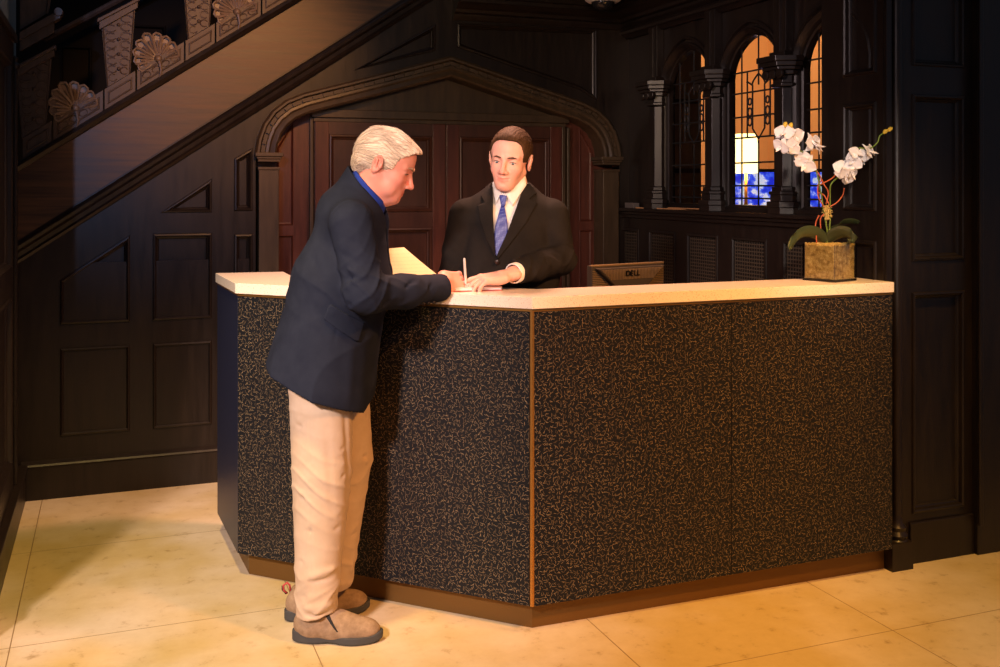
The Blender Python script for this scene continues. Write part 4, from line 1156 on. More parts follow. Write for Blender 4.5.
def head_sdf(old, sc_=1.0):
    f = head_sdf_(old)
    return (lambda P: f(P / np.float32(sc_)) * sc_)
def head_sdf_(old):
    """head in its own frame: X forward, Y to its left, Z up"""
    k = .02
    cran = U(.02, ell((-.008, 0, .034), (.096, .075, .082)), ell((.030, 0, .030), (.062, .066, .066)))
    w_ = 1.0 if old else .90
    face = ell((.034, 0, -.030), (.058, .057 * w_, .078))
    jaw = U(.015, cap((-.004, .050 * w_, -.050), (.062, .021 * w_, -.096), .020, .017), cap((-.004, -.050 * w_, -.050), (.062, -.021 * w_, -.096), .020, .017))
    chin = ell((.076, 0, -.098), (.021, .023, .017))
    cheek = U(.01, ell((.060, .039 * w_, -.034), (.026, .023, .024)), ell((.060, -.039 * w_, -.034), (.026, .023, .024)))
    muzz = ell((.067, 0, -.068), (.028, .037, .032))
    brow = U(.008, cap((.089, .012, .014), (.074, .044, .016), .009, .007), cap((.089, -.012, .014), (.074, -.044, .016), .009, .007))
    base = U(.024, cran, face, jaw, chin, cheek, muzz); base = U(.012, base, brow)
    if old: base = U(.014, base, ell((.050, .046, -.070), (.026, .017, .026)), ell((.050, -.046, -.070), (.026, .017, .026)), ell((.045, 0, -.112), (.035, .03, .016)))
    base = S(.012, base, ell((.099, .031, -.003), (.018, .019, .012)), ell((.099, -.031, -.003), (.018, .019, .012)))
    # lids
    lid = []
    for s in (-1, 1):
        lid.append(S(.002, ell((.0735, s * .031, -.0035), (.0150, .0165, .0140)), cap((.090, s * .019, -.0075), (.086, s * .043, -.0075), .0043 if not old else .0022)))
    base = U(.005, base, *lid)
    # nose
    nose = U(.008, cap((.088, 0, .008), (.109, 0, -.032), .0080, .0095), ell((.112, 0, -.0375), (.0118, .0105, .0098)), ell((.101, .0125, -.0420), (.0105, .0078, .0075)), ell((.101, -.0125, -.0420), (.0105, .0078, .0075)))
    base = U(.007, base, nose)
    base = S(.003, base, ell((.107, .0070, -.0490), (.0050, .0034, .0045)), ell((.107, -.0070, -.0490), (.0050, .0034, .0045)))
    # mouth: smiling a little
    lipU = U(.004, cap((.0970, 0, -.0650), (.0885, .021, -.0625), .0036, .0014), cap((.0970, 0, -.0650), (.0885, -.021, -.0625), .0036, .0014))
    lipL = U(.004, cap((.0950, 0, -.0740), (.0885, .017, -.0690), .0046, .0016), cap((.0950, 0, -.0740), (.0885, -.017, -.0690), .0046, .0016))
    base = U(.004, base, lipU, lipL)
    base = S(.003, base, cap((.0995, 0, -.0693), (.0900, .0250, -.0640), .0024, .0020), cap((.0995, 0, -.0693), (.0900, -.0250, -.0640), .0024, .0020))
    base = creases(base, [((-.004, .060, -.062), (.052, .040, -.108), .0035, .007), ((-.004, -.060, -.062), (.052, -.040, -.108), .0035, .007), ((.098, .016, -.046), (.080, .033, -.066), .0022 if old else .0010, .0045), ((.098, -.016, -.046), (.080, -.033, -.066), .0022 if old else .0010, .0045),
                          ((.104, 0, -.050), (.102, 0, -.060), .0012, .003), ((.096, -.012, -.086), (.096, .012, -.086), .0025, .006)]
                         + ([((.094, -.03, .045), (.094, .03, .045), .0012, .003), ((.096, -.03, .058), (.096, .03, .058), .001, .003), ((.070, -.052, .0), (.058, -.060, -.008), .0015, .003), ((.070, -.050, -.006), (.058, -.058, -.018), .0015, .003)] if old else []))
    # ears
    ears = []
    for s in (-1, 1):
        Mx = rotm((.97, s * .22, -.05), (-.18, s * .18, 1)) if old else rotm((.92, s * .10, -.05), (-.12, s * .16, 1))
        e = S(.003, ell((0, 0, 0), (.0185, .0085, .0320)), ell((.002, s * .007, .004), (.0130, .0098, .0235)))
        e = U(.003, e, ell((-.002, s * .002, -.026), (.010, .006, .010)), ell((.013, s * .001, -.006), (.006, .005, .008)), cap((-.004, s * .004, .012), (.001, s * .003, -.012), .0035))
        ears.append(tf(e, Mx, (-.010, s * .0775, -.010) if old else (-.004, s * .0775, -.008)))
    return U(.005, base, *ears)
def face_tint(old):
    def g(q):
        """q: points in the head frame -> colour multiplier"""
        c = np.ones((len(q), 3))
        lips = (q[:, 0] > .079) & (np.abs(q[:, 1]) < .028)
        zc = np.where(q[:, 2] > -.0685, np.abs(q[:, 2] + .0640 + .0 * q[:, 1]), np.abs(q[:, 2] + .0745))
        wl = np.clip(1 - (np.abs(q[:, 2] + .0695 - 3.2 * q[:, 1] ** 2 * 2.2) / .0088) ** 3, 0, 1) * np.clip((.0235 - np.abs(q[:, 1])) / .004, 0, 1) * lips * np.clip((q[:, 0] - .081) / .004, 0, 1)
        c = c * (1 - wl[:, None]) + np.array([.88, .62, .62]) * wl[:, None]
        ck = np.exp(-(((q[:, 0] - .07) / .03) ** 2 + ((np.abs(q[:, 1]) - .042) / .02) ** 2 + ((q[:, 2] + .036) / .022) ** 2))
        c *= 1 - ck[:, None] * np.array([0, .14, .12]) * (1.3 if old else 1)
        ns = np.exp(-(((q[:, 0] - .112) / .015) ** 2 + (q[:, 1] / .014) ** 2 + ((q[:, 2] + .038) / .015) ** 2))
        c *= 1 - ns[:, None] * np.array([0, .14, .12])
        return c
    return g
def hand_sdf(curls, spread=.0, thumb=((.022, .032, -.004), (.052, .056, -.014), (.078, .060, -.020)), mirror=False, len_=1.0):
    """right hand: X to the fingers, Y to the thumb, Z out of its back; curls = three bends (degrees) for index..little"""
    fs = [rbox((.048, 0, -.002), (.045, .038, .0125), .0115), cap((-.03, 0, 0), (.02, 0, 0), .0245, .024, (1, 1.15, .85)), ell((.03, .026, -.010), (.030, .017, .014)), ell((.035, -.024, -.009), (.032, .014, .013))]
    ys = (.029, .0095, -.0095, -.0275); Ls = (.074, .081, .076, .060); rs = (.0086, .0088, .0084, .0076)
    fing = []
    for i in range(4):
        p = Vector((.088 - (.004 if i == 3 else 0), ys[i], 0)); az = spread * (1.5 - i); ang = 0
        segs = []; cu = curls[i]
        fing.append(ell(p, (.0115, .0105, .0115)))
        for j, fr in enumerate((.46, .30, .24)):
            ang += cu[j]; L = Ls[i] * fr * len_
            d = Vector((math.cos(R(ang)) * math.cos(R(az)), math.cos(R(ang)) * math.sin(R(az)), -math.sin(R(ang))))
            e = p + d * L; segs.append(cap(p, e, rs[i] * (1 - .09 * j), rs[i] * (1 - .09 * (j + 1)))); p = e
        fing.append(U(.002, *segs))
    th = U(.003, cap(thumb[0], thumb[1], .0125, .0105), cap(thumb[1], thumb[2], .0100, .0084))
    palm = U(.012, *fs)
    body = U(.010, palm, th)
    f = U(.0035, body, *fing)
    f = creases(f, [((.080, ys[i] + .0095, .012), (.098, ys[i] + .0095, .008), .002, .003) for i in (1, 2, 3)])
    if mirror: return lambda P: f(P * np.array([1, -1, 1], np.float32))
    return f
def eye_obj(c, R_, iris, look, parent, r=.0122):
    """an eyeball with iris and pupil"""
    q = MB(); d = Vector(look).normalized()
    prof = [(0, -r)] + [(r * math.sin(R(a)), -r * math.cos(R(a))) for a in range(10, 180, 10)] + [(0, r)]
    q.cur = 0; q.lathe(prof, c, 20, d)
    q.cur = 1; q.lathe([(0, r * .86), (.0058, r * .885), (.0054, r * .93), (.0, r * 1.02)], c, 18, d)
    q.cur = 2; q.lathe([(0, r * .96), (.0026, r * .985), (0, r * 1.035)], c, 14, d)
    return q.build('eye', [EYEW, iris, PUPIL], parent, smooth=True)
EYEW = plain('eye_white', (.80, .74, .70), .2); PUPIL = plain('pupil', (.005, .005, .005), .1)
IRISB = plain('blue_grey_iris', (.10, .16, .20), .2)
def hair_mat(name, c1, c2, sc_=90):
    m, nt, b = mat(name, c1, .72, spec=.1)
    a = N(nt, 'ShaderNodeAttribute'); a.attribute_name = 'tint'; b.inputs['Specular IOR Level'].default_value = .12
    nt.links.new(ramp(nt, a.outputs[2], [(.0, c1), (1.0, c2)]), b.inputs['Base Color'])
    bump(nt, b, a.outputs[2], .25, .002); return m
# ------------------------------------------------------------------ the guest in the navy blazer
SKIN1 = skin_mat('ruddy_skin', (.80, .33, .25)); SKIN2 = skin_mat('fair_skin', (.82, .45, .36))
BLAZER = cloth('navy_blazer', (.013, .016, .030), (.019, .023, .040), sheen=.5, bs=.10)
KHAKI = cloth('khaki_twill', (.53, .39, .28), (.60, .455, .34), sheen=.15, bs=.16)
SUIT = cloth('black_suit', (.012, .011, .011), (.020, .018, .017), sheen=.25, bs=.08)
BSHIRT = cloth('blue_shirt', (.018, .040, .26), (.026, .055, .33), sheen=.1)
WSHIRT = cloth('white_shirt', (.85, .83, .80), (.90, .88, .86), sheen=.1, bs=.05)
HORN = plain('dark_button', (.02, .012, .01), .3)
gx, gy = .680, 3.360
guest = None
LASH = plain('dark_lashes', (.06, .025, .018), .8)
def lash_(me, W, k=1.0):
    for s in (-1, 1):
        q = MB(); q.tube([W((.0865 - .0, s * .0185, -.0050)), W((.0905, s * .025, -.0020)), W((.0905, s * .033, -.0012)), W((.0862, s * .041, -.0035)), W((.0815, s * .0455, -.0060))], [.0005, .0012 * k, .0014 * k, .0012 * k, .0004], 6)
        q.build('eyelash', LASH, me, smooth=True)
def guest_build():
    HC = (.185, 0, 1.54); Rh = rotm((.906, -.02, -.423), (.423, 0, .906))
    hf = tf(head_sdf(True), Rh, HC)
    HW = (.372, .078, 1.136); Rw = rotm((.93, .18, .02), (-.0, -.62, .78)); Rw = np.array(Rw)
    # hand frame: X = forward along the desk, Y = thumb (up and away), Z = back of the hand (towards the lens)
    fx = Vector((.72, .70, -.06)).normalized(); ty = Vector((-.1, .55, .80)); ty = (ty - fx * ty.dot(fx)).normalized(); bz = fx.cross(ty)
    Rr = np.array([[fx[i], ty[i], bz[i]] for i in range(3)], np.float32)
    hand = near(tf(hand_sdf([(38, 48, 30), (52, 55, 35), (60, 62, 40), (66, 66, 40)], 0, ((.020, .030, -.008), (.050, .046, -.028), (.074, .034, -.040))), Rr, HW), (.42, .13, 1.13), .17)
    # far left hand flat on the page
    lx_ = Vector((.80, .60, -.08)).normalized(); lz = Vector((.05, -.05, 1)); ly_ = lz.cross(lx_).normalized(); lz = lx_.cross(ly_)
    Rl = np.array([[lx_[i], ly_[i], lz[i]] for i in range(3)], np.float32)
    lhand = near(tf(hand_sdf([(12, 15, 10)] * 4, 4, mirror=True), Rl, (.155, .365, 1.128)), (.21, .40, 1.12), .17)
    neck = U(.02, cap((.085, 0, 1.37), (.152, 0, 1.475), .064, .058), cap((.16, 0, 1.44), (.20, 0, 1.46), .045, .04))
    tor = U(.05, cap((-.01, 0, .93), (.035, 0, 1.12), .105, .10, (1, 1.35, 1)), cap((.035, 0, 1.12), (.075, 0, 1.32), .10, .095, (1, 1.5, 1)), cap((.09, -.14, 1.355), (.095, .14, 1.355), .05))
    armr = U(.02, cap((.10, -.185, 1.35), (.15, -.22, 1.125), .046, .040), cap((.15, -.22, 1.125), (.368, .075, 1.128), .038, .026))
    arml = U(.02, cap((.11, .185, 1.35), (.08, .24, 1.15), .046, .040), cap((.08, .24, 1.15), (.15, .36, 1.130), .038, .026))
    leg1 = U(.03, cap((-.01, -.09, .90), (-.002, -.112, .50), .085, .055), cap((-.002, -.112, .50), (-.028, -.12, .09), .052, .036), cap((-.03, -.12, .06), (.11, -.115, .035), .032, .028))
    leg2 = U(.03, cap((.0, .09, .90), (.048, .098, .50), .085, .055), cap((.048, .098, .50), (-.062, .055, .09), .052, .036), cap((-.06, .055, .06), (.045, .10, .035), .032, .028))
    body = U(.02, near(U(.018, hf, neck), (.15, 0, 1.50), .26), U(.03, tor, neck), armr, arml, leg1, leg2)
    body = U(.006, body, hand, lhand)
    ft = face_tint(True)
    def tint(p):
        q = (p - _v(HC)) @ Rh; c = ft(q); far = np.linalg.norm(q, axis=1) > .16; c[far] = 1; return c
    me = mesh_sdf('person', body, (-.25, -.36, .0), (.60, .42, 1.70), .0030, SKIN1, None, tint)
    me.location = (gx, gy, 0); me.rotation_euler = (0, 0, YAW)
    tag(me, 'grey-haired person in navy blazer and khaki trousers, leaning on the counter and writing', 'person')
    Rv = Matrix([list(r) for r in Rh]); hc = Vector(HC)
    W = lambda p: Rv @ Vector(p) + hc
    for s in (-1, 1): eye_obj(W((.0745, s * .031, -.0055)), .0122, IRISB, Rv @ Vector((.85, 0, -.5)), me)
    # brows
    for s in (-1, 1):
        f = tf(U(.002, cap((.0985, s * .014, .0150), (.0945, s * .030, .0205), .0034, .0040), cap((.0945, s * .030, .0205), (.078, s * .048, .0165), .0040, .002)), Rh, HC)
        c = W((.09, s * .03, .018)); mesh_sdf('eyebrow', f, [c[i] - .035 for i in range(3)], [c[i] + .035 for i in range(3)], .0012, BROWG, me)
    # hair: swept back from a side parting, full at the back
    def strands(q):
        a = np.arctan2(q[:, 1], q[:, 2] + .02); rr = q[:, 0]
        return .0010 * np.sin(a * 44 + rr * 45 + 1.8 * np.sin(rr * 50)) + .0008 * np.sin(a * 81 - rr * 75) + .0016 * np.sin(rr * 60 + q[:, 2] * 40 + a * 3)
    cr = U(.02, ell((-.012, 0, .030), (.102, .083, .088)), ell((.036, 0, .040), (.068, .069, .066)), ell((-.068, 0, -.018), (.036, .060, .055)))
    cr = U(.012, cr, ell((.086, -.006, .075), (.030, .042, .014), rotm((.80, 0, -.6), (.6, 0, .80))))
    face_cut = ell((.116, 0, -.004), (.090, .115, .082), rotm((.96, 0, -.28), (.28, 0, .96)))
    low = plane((.38, 0, -1), .045)     # keeps what lies above the nape line
    ear_cut = U(0, *[ell((-.004, s * .088, -.020), (.020, .03, .033)) for s in (-1, 1)])
    low2 = U(.01, ell((.03, .075, -.075), (.06, .05, .055)), ell((.03, -.075, -.075), (.06, .05, .055)))
    hr = S(.006, I(.012, cr, low), face_cut, ear_cut, low2)
    hr = wav(hr, strands)
    ho = mesh_sdf('hair', near(tf(hr, Rh, HC), HC, .2), (.02, -.14, 1.36), (.36, .14, 1.70), .0020, HAIRG, me, strand_tint(Rh, HC))
    def flow(p):
        q = Rv.transposed() @ (p - hc); return Rv @ Vector((-1.0 if q.z > .02 else -.55, .35 * (1 if q.y > 0 else -1) * (1 if q.x > .03 else .4), -.25 - 6 * max(0, -q.x)))
    comb(ho, 1500, .040, .00075, .0026, flow)
    lash_(me, W)
    # ---------------- trousers
    t1 = U(.006, cap((-.012, -.085, .90), (-.006, -.105, .54), .108, .096), cap((-.006, -.105, .54), (-.022, -.118, .09), .096, .064))
    t2 = U(.008, cap((.006, .085, .90), (.040, .098, .54), .108, .092), cap((.040, .098, .54), (-.006, .062, .09), .092, .068))
    tr = U(.05, U(.025, t1, t2), cap((-.02, 0, .93), (-.01, 0, 1.02), .125, .12, (1, 1.25, 1)))
    tr = S(.004, I(.003, tr, plane((.14, .04, -1), -.098)), cap((-.022, -.118, -.02), (-.022, -.118, .080), .046), cap((-.006, .062, -.02), (-.006, .062, .080), .050))
    tr = I(.004, tr, lambda P: P[:, 2] - 1.02)
    L = [((-.03, -.20, .86), (-.028, -.178, .08), .003, .004), ((-.034, -.20, .86), (-.036, -.178, .08), -.0022, .004)]
    rnd = random.Random(3)
    for z, am in ((.12, .006), (.16, .004), (.21, .004), (.27, .003), (.38, .003), (.46, .004), (.52, .004), (.58, .003), (.70, .003), (.78, .003)):
        for lx2, y in ((-.01, -.19), (.05, .02)):
            zz = z + rnd.uniform(-.02, .02); x0 = rnd.uniform(-.10, -.02)
            am *= 1.5; L.append(((x0 + lx2, y, zz), (x0 + .13 + lx2, y + .04, zz + rnd.uniform(-.04, .05)), am, .008)); L.append(((x0 + lx2, y, zz + .017), (x0 + .12 + lx2, y + .03, zz + .02 + rnd.uniform(-.04, .04)), -am * .7, .010))
    L += [((-.09, -.16, .55), (-.11, -.13, .20), .004, .012), ((.07, -.15, .80), (.085, -.13, .45), .005, .014), ((.02, -.2, .78), (.055, -.19, .30), .003, .012)]
    tr = creases(tr, L)
    def drape(P):
        x, y, z = P[:, 0], P[:, 1], P[:, 2]
        m = .8 * np.exp(-((z - .50) / .10) ** 2) + 1.1 * np.exp(-((z - .17) / .09) ** 2) + .5 * np.exp(-((z - .80) / .08) ** 2) + .18
        ph = 46 * z + 16 * x + 1.9 * np.sin(19 * x + 9 * z + 2) + 1.4 * np.sin(23 * y + 5 * z)
        r1 = (1 - np.abs(np.sin(ph))) ** 2.2; r2 = (1 - np.abs(np.sin(30 * z - 34 * x + 2.2 * np.sin(15 * z + 11 * y)))) ** 2.2
        return -(.0046 * r1 + .0022 * r2 * np.exp(-((z - .17) / .09) ** 2)) * m + .0010
    tr = wav(tr, drape)
    mesh_sdf('trousers', tr, (-.20, -.26, .03), (.22, .24, 1.05), .0048, KHAKI, me)
    # ---------------- blazer
    tor = U(.06, cap((.05, 0, 1.16), (.080, 0, 1.335), .155, .118, (1, 1.30, 1)), cap((.035, 0, 1.12), (-.040, 0, .78), .156, .190, (1, 1.32, 1)), cap((.095, -.150, 1.352), (.10, .150, 1.352), .066), cap((.055, 0, 1.385), (.085, 0, 1.43), .082, .070, (1, 1.2, 1)))
    tor = S(.006, tor, U(0, plane((-.78, 0, -.62), -1.005)))
    hem = lambda P: (-(P[:, 2] + .46 * P[:, 0]) + .788 + .0 * P[:, 1]) / 1.1
    front = U(0, ell((.20, 0, .64), (.10, .4, .14)))
    inner = U(.04, cap((.020, 0, 1.00), (-.040, 0, .70), .128, .174, (1, 1.30, 1)))
    tor = S(.004, I(.004, tor, hem), I(0, inner, lambda P: P[:, 2] - 1.0), front)
    # the front stands open in a V over the shirt, and meets below it
    vp = poly2([(-.072, 1.47), (.0, 1.14), (.072, 1.47)], (1, 2))
    tor = S(.004, tor, I(0, vp, lambda P: .085 - P[:, 0]))
    tor = creases(tor, [((.20, .006, 1.16), (.17, .006, .76), .006, .004), ((.21, .0, 1.17), (.20, .085, 1.40), -.004, .006), ((.21, .0, 1.17), (.20, -.085, 1.40), -.004, .006)])
    slr = U(.03, cap((.100, -.188, 1.348), (.150, -.232, 1.130), .071, .060), cap((.150, -.232, 1.130), (.262, -.095, 1.120), .061, .052), cap((.262, -.095, 1.120), (.400, .078, 1.120), .052, .045))
    sll = U(.03, cap((.100, .180, 1.348), (.075, .238, 1.155), .068, .056), cap((.075, .238, 1.155), (.135, .335, 1.150), .054, .044))
    slr = S(.003, slr, tf(cap((0, 0, 0), (.09, 0, 0), .033), rotm((.62, .78, 0), (0, 0, 1)), (.345, .009, 1.12)))
    slr = I(.004, slr, plane((.62, .78, 0), .62 * .374 + .78 * .046))
    Ls = [((.03, -.25, 1.27), (.16, -.30, 1.22), .007, .012), ((.04, -.28, 1.235), (.17, -.29, 1.18), -.006, .011), ((.07, -.28, 1.19), (.20, -.26, 1.15), .008, .011), ((.10, -.29, 1.15), (.235, -.18, 1.165), -.006, .010),
          ((.10, -.28, 1.10), (.24, -.22, 1.10), .006, .010), ((.20, -.22, 1.10), (.30, -.12, 1.16), .006, .010), ((.24, -.18, 1.08), (.34, -.08, 1.13), -.005, .010), ((.28, -.13, 1.08), (.36, -.05, 1.15), .004, .008),
          ((.16, -.17, 1.22), (.22, -.17, 1.15), .007, .010), ((.08, -.27, 1.31), (.14, -.28, 1.28), .004, .012), ((.02, -.25, 1.33), (.10, -.27, 1.37), -.002, .02)]
    Ls = [(a, b, am * 1.5, w_ * .85) for a, b, am, w_ in Ls]
    slr = creases(slr, Ls)
    def sdrape(P):
        x, y, z = P[:, 0], P[:, 1], P[:, 2]
        m = np.exp(-(((x - .16) / .09) ** 2 + ((z - 1.15) / .10) ** 2)) + .25
        r1 = (1 - np.abs(np.sin(42 * z - 30 * x + 1.8 * np.sin(24 * y + 15 * x)))) ** 2.2; r2 = (1 - np.abs(np.sin(36 * x + 24 * z + 2 * np.sin(21 * z)))) ** 2.5
        return -(.0055 * r1 + .0040 * r2) * m + .001
    slr = wav(slr, sdrape)
    tor = creases(tor, [((-.010, -.20, 1.42), (.03, -.25, 1.20), .004, .006), ((.09, -.22, 1.425), (.0, -.21, 1.33), .006, .006), ((-.06, -.15, 1.28), (.04, -.20, 1.14), .005, .014), ((-.07, -.16, 1.22), (.02, -.21, 1.08), -.005, .012), ((-.09, -.14, 1.12), (.03, -.20, 1.02), .005, .014),
          ((-.10, -.12, 1.06), (-.03, -.18, 1.02), -.004, .012), ((-.072, -.16, 1.04), (-.14, -.15, .84), .005, .006), ((-.062, -.17, 1.04), (-.13, -.16, .84), -.004, .006), ((.065, -.205, 1.05), (.01, -.21, .80), .003, .005),
          ((-.04, -.19, 1.02), (-.08, -.19, .85), -.004, .014), ((-.13, 0, 1.25), (-.20, 0, .85), .004, .008), ((.02, -.21, .98), (-.02, -.20, .80), .004, .016), ((.10, -.18, 1.0), (.09, -.18, .76), -.003, .02)])
    def jdrape(P):
        x, y, z = P[:, 0], P[:, 1], P[:, 2]
        r1 = (1 - np.abs(np.sin(17 * x - 9 * z + 1.5 * np.sin(9 * z + 5 * x)))) ** 2; r2 = (1 - np.abs(np.sin(26 * z + 17 * x + 1.6 * np.sin(13 * x + 8 * y)))) ** 2.4
        return -(.0042 * r1 * np.clip((1.12 - z) / .25, 0, 1) + .0045 * r2 * np.exp(-((z - 1.14) / .10) ** 2)) + .001
    tor = wav(tor, jdrape)
    jk = U(.016, tor, slr, sll)
    jk = creases(jk, [((.105, -.20, 1.425), (.02, -.235, 1.36), .006, .005), ((.02, -.235, 1.36), (-.005, -.225, 1.28), .006, .006), ((.150, -.20, 1.40), (.175, -.20, 1.30), .005, .006)])
    # raised collar
    ax = Vector((.11, 0, .16)).normalized()
    coll = cap((.066, 0, 1.37), (.128, 0, 1.475), .086, .080, (1, 1.06, 1))
    coll = I(.003, shell(coll, .0045), plane((.78, 0, .62), 1.000), plane((-.5, 0, -1), -1.405))
    jk = U(.005, jk, coll)
    mesh_sdf('blazer', jk, (-.30, -.34, .68), (.44, .38, 1.56), .0048, BLAZER, me)
    # shirt
    sh = cap((.075, 0, 1.33), (.145, 0, 1.475), .078, .069, (1, 1.04, 1))
    sh = I(.002, shell(sh, .004), plane((.74, 0, .67), 1.084), plane((0, 0, -1), -1.33))
    sh = U(.006, sh, I(.004, cap((.045, 0, 1.14), (.082, 0, 1.33), .143, .102, (1, 1.1, 1)), plane((0, 0, -1), -1.05), plane((.78, 0, .62), 1.0)))
    mesh_sdf('shirt', sh, (-.10, -.22, 1.0), (.30, .22, 1.56), .004, BSHIRT, me)
    q = MB()
    # pocket flap on the near side: follows the blazer's surface
    P = [(330, 305), (333, 303.5), (363, 325), (358, 343), (355, 342), (325, 318)]
    fl = poly2([((px_ - 500) / 1014 * 3.18 + .568, EYE - (py_ - 187) / 1014 * 3.18) for px_, py_ in P])
    flap = I(.002, off_(tor, .0060), fl, lambda P_: P_[:, 1] + .06)
    mesh_sdf('pocket_flap', flap, (-.02, -.30, .94), (.18, -.05, 1.12), .003, BLAZER, me)
    for k in range(4):
        q = MB(); c = Vector((.352 - .016 * k, -.018 - .018 * k - .022, 1.080 + .0 * k)); q.lathe([(0, -.002), (.0055, -.002), (.0065, .0), (.0055, .002), (0, .0015)], c + Vector((0, -.002, -.002)), 14, (.35, -.6, -.7)); q.build('cuff_button', HORN, me, smooth=True)
    # ---------------- shoes
    for (hx, hy, ang) in ((-.093, -.118, 0), (-.150, .030, 20)):
        shoe_(me, (hx, hy, 0), R(ang), ang > 0)
    # pen
    tip = W2 = Vector((.505, .090, 1.117)); top_ = Vector((.482, .060, 1.232))
    return me
SUEDE, nt_, b_ = mat('taupe_suede', (.30, .20, .13), .9, spec=.1); n_ = noisy(nt_, 40, detail=5)
nt_.links.new(ramp(nt_, n_, [(.3, (.22, .145, .09)), (.7, (.36, .25, .165))]), b_.inputs['Base Color'])
RUBBER = plain('grey_rubber', (.045, .045, .048), .7); ELAST = plain('black_elastic', (.008, .008, .008), .8); REDT = plain('red_tape', (.45, .04, .05), .6)
HAIRG = hair_mat('silver_blond_hair', (.30, .22, .16), (.95, .78, .62)); HAIRB = hair_mat('brown_hair', (.030, .015, .008), (.080, .040, .018), 130)
BROWG = plain('sandy_brow', (.42, .24, .15), .8); BROWB = plain('brown_brow', (.07, .035, .02), .8)
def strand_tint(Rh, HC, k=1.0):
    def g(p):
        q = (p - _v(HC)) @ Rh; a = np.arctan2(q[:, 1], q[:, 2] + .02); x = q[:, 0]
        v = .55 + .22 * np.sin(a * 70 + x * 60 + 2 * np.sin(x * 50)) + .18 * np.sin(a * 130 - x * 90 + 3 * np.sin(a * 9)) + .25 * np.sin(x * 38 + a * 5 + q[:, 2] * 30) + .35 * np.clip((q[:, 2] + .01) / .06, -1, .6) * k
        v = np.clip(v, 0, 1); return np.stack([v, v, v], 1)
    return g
SHOE = []
def shoe_(par, loc, ang, loop=True):
    e = empty('shoe', loc, ang); e.parent = par
    up = U(.03, ell((.193, 0, .038), (.084, .044, .040)), ell((.120, 0, .052), (.075, .042, .052)), ell((.050, 0, .055), (.052, .036, .052)))
    up = U(.02, up, cap((.060, 0, .06), (.062, 0, .100), .040, .041))
    up = I(.004, up, lambda P: .014 - P[:, 2], lambda P: P[:, 2] - .110 + .10 * np.maximum(P[:, 0] - .03, 0))
    up = S(.004, up, cap((.066, 0, .085), (.066, 0, .16), .033))
    up = creases(up, [((.085, -.05, .075), (.165, -.05, .040), .002, .003), ((.150, -.03, .075), (.170, .03, .072), .002, .005), ((.03, -.045, .065), (.10, -.05, .068), .002, .003)])
    u = mesh_sdf('upper', up, (-.02, -.06, 0), (.30, .06, .13), .0028, SUEDE, e)
    def sole(P):
        x = P[:, 0]; hw = .036 + .012 * np.exp(-((x - .20) / .055) ** 2) - .006 * np.exp(-((x - .11) / .03) ** 2) + .002
        e1 = (np.abs((x - .140) / .146) ** 2.6 + np.abs(P[:, 1] / hw) ** 2.6 + 1e-9) ** (1 / 2.6)
        side = (e1 - 1) * hw * .75
        zt = .027 + .012 * np.exp(-((x + .0) / .045) ** 2) + .010 * np.exp(-((x - .285) / .022) ** 2) + .010 * np.exp(-((x - .075) / .035) ** 2)
        zb = .004 * np.exp(-((x - .12) / .03) ** 2) + .010 * np.clip((x - .24) / .05, 0, 1) ** 2
        a1 = np.maximum(side, P[:, 2] - zt); m1 = -smin(-side, -(zb - P[:, 2]), .008); return np.maximum(a1, m1)
    mesh_sdf('sole', sole, (-.03, -.07, -.01), (.31, .07, .08), .0028, RUBBER, e, smooth=2)
    for s in (-1, 1):
        g = poly2([(.098, .100), (.118, .094), (.150, .046), (.144, .046)])
        gore = I(.001, off_(up, .0014), g, lambda P, s=s: -s * P[:, 1] + .012)
        mesh_sdf('elastic_gore', gore, (.08, -.06, .03), (.17, .06, .12), .002, ELAST, e)
    if loop:
        q = MB(); q.tube([(.004, 0, .092), (-.008, 0, .104), (-.009, 0, .120), (.003, 0, .128), (.012, 0, .118), (.014, 0, .100)], .0034, 8); q.build('heel_loop', REDT, e, smooth=True)
        q = MB(); q.tube([(.000, .003, .090), (-.012, .003, .106), (-.012, .003, .118)], .0030, 8); q.build('heel_tab', ELAST, e, smooth=True)
    return e
guest = guest_build()
# pen held by the guest
def guest_pt(p): return guest.matrix_basis @ Vector(p)
pen = MB(); a_, b2_ = Vector((.452, .128, 1.116)), Vector((.446, .118, 1.214)); dd = (b2_ - a_).normalized()
pen.lathe([(0, 0), (.0012, .002), (.0042, .014), (.0045, .02), (.0045, .092), (.0035, .098), (0, .099)], (0, 0, 0), 12, dd)
po = pen.build('pen', plain('silver_pen', (.75, .74, .72), .3, .3), auto=40); po.location = guest_pt(a_); po.rotation_euler = (0, 0, YAW)
tag(po, 'slim pale pen in the grey-haired person\'s writing hand', 'pen')
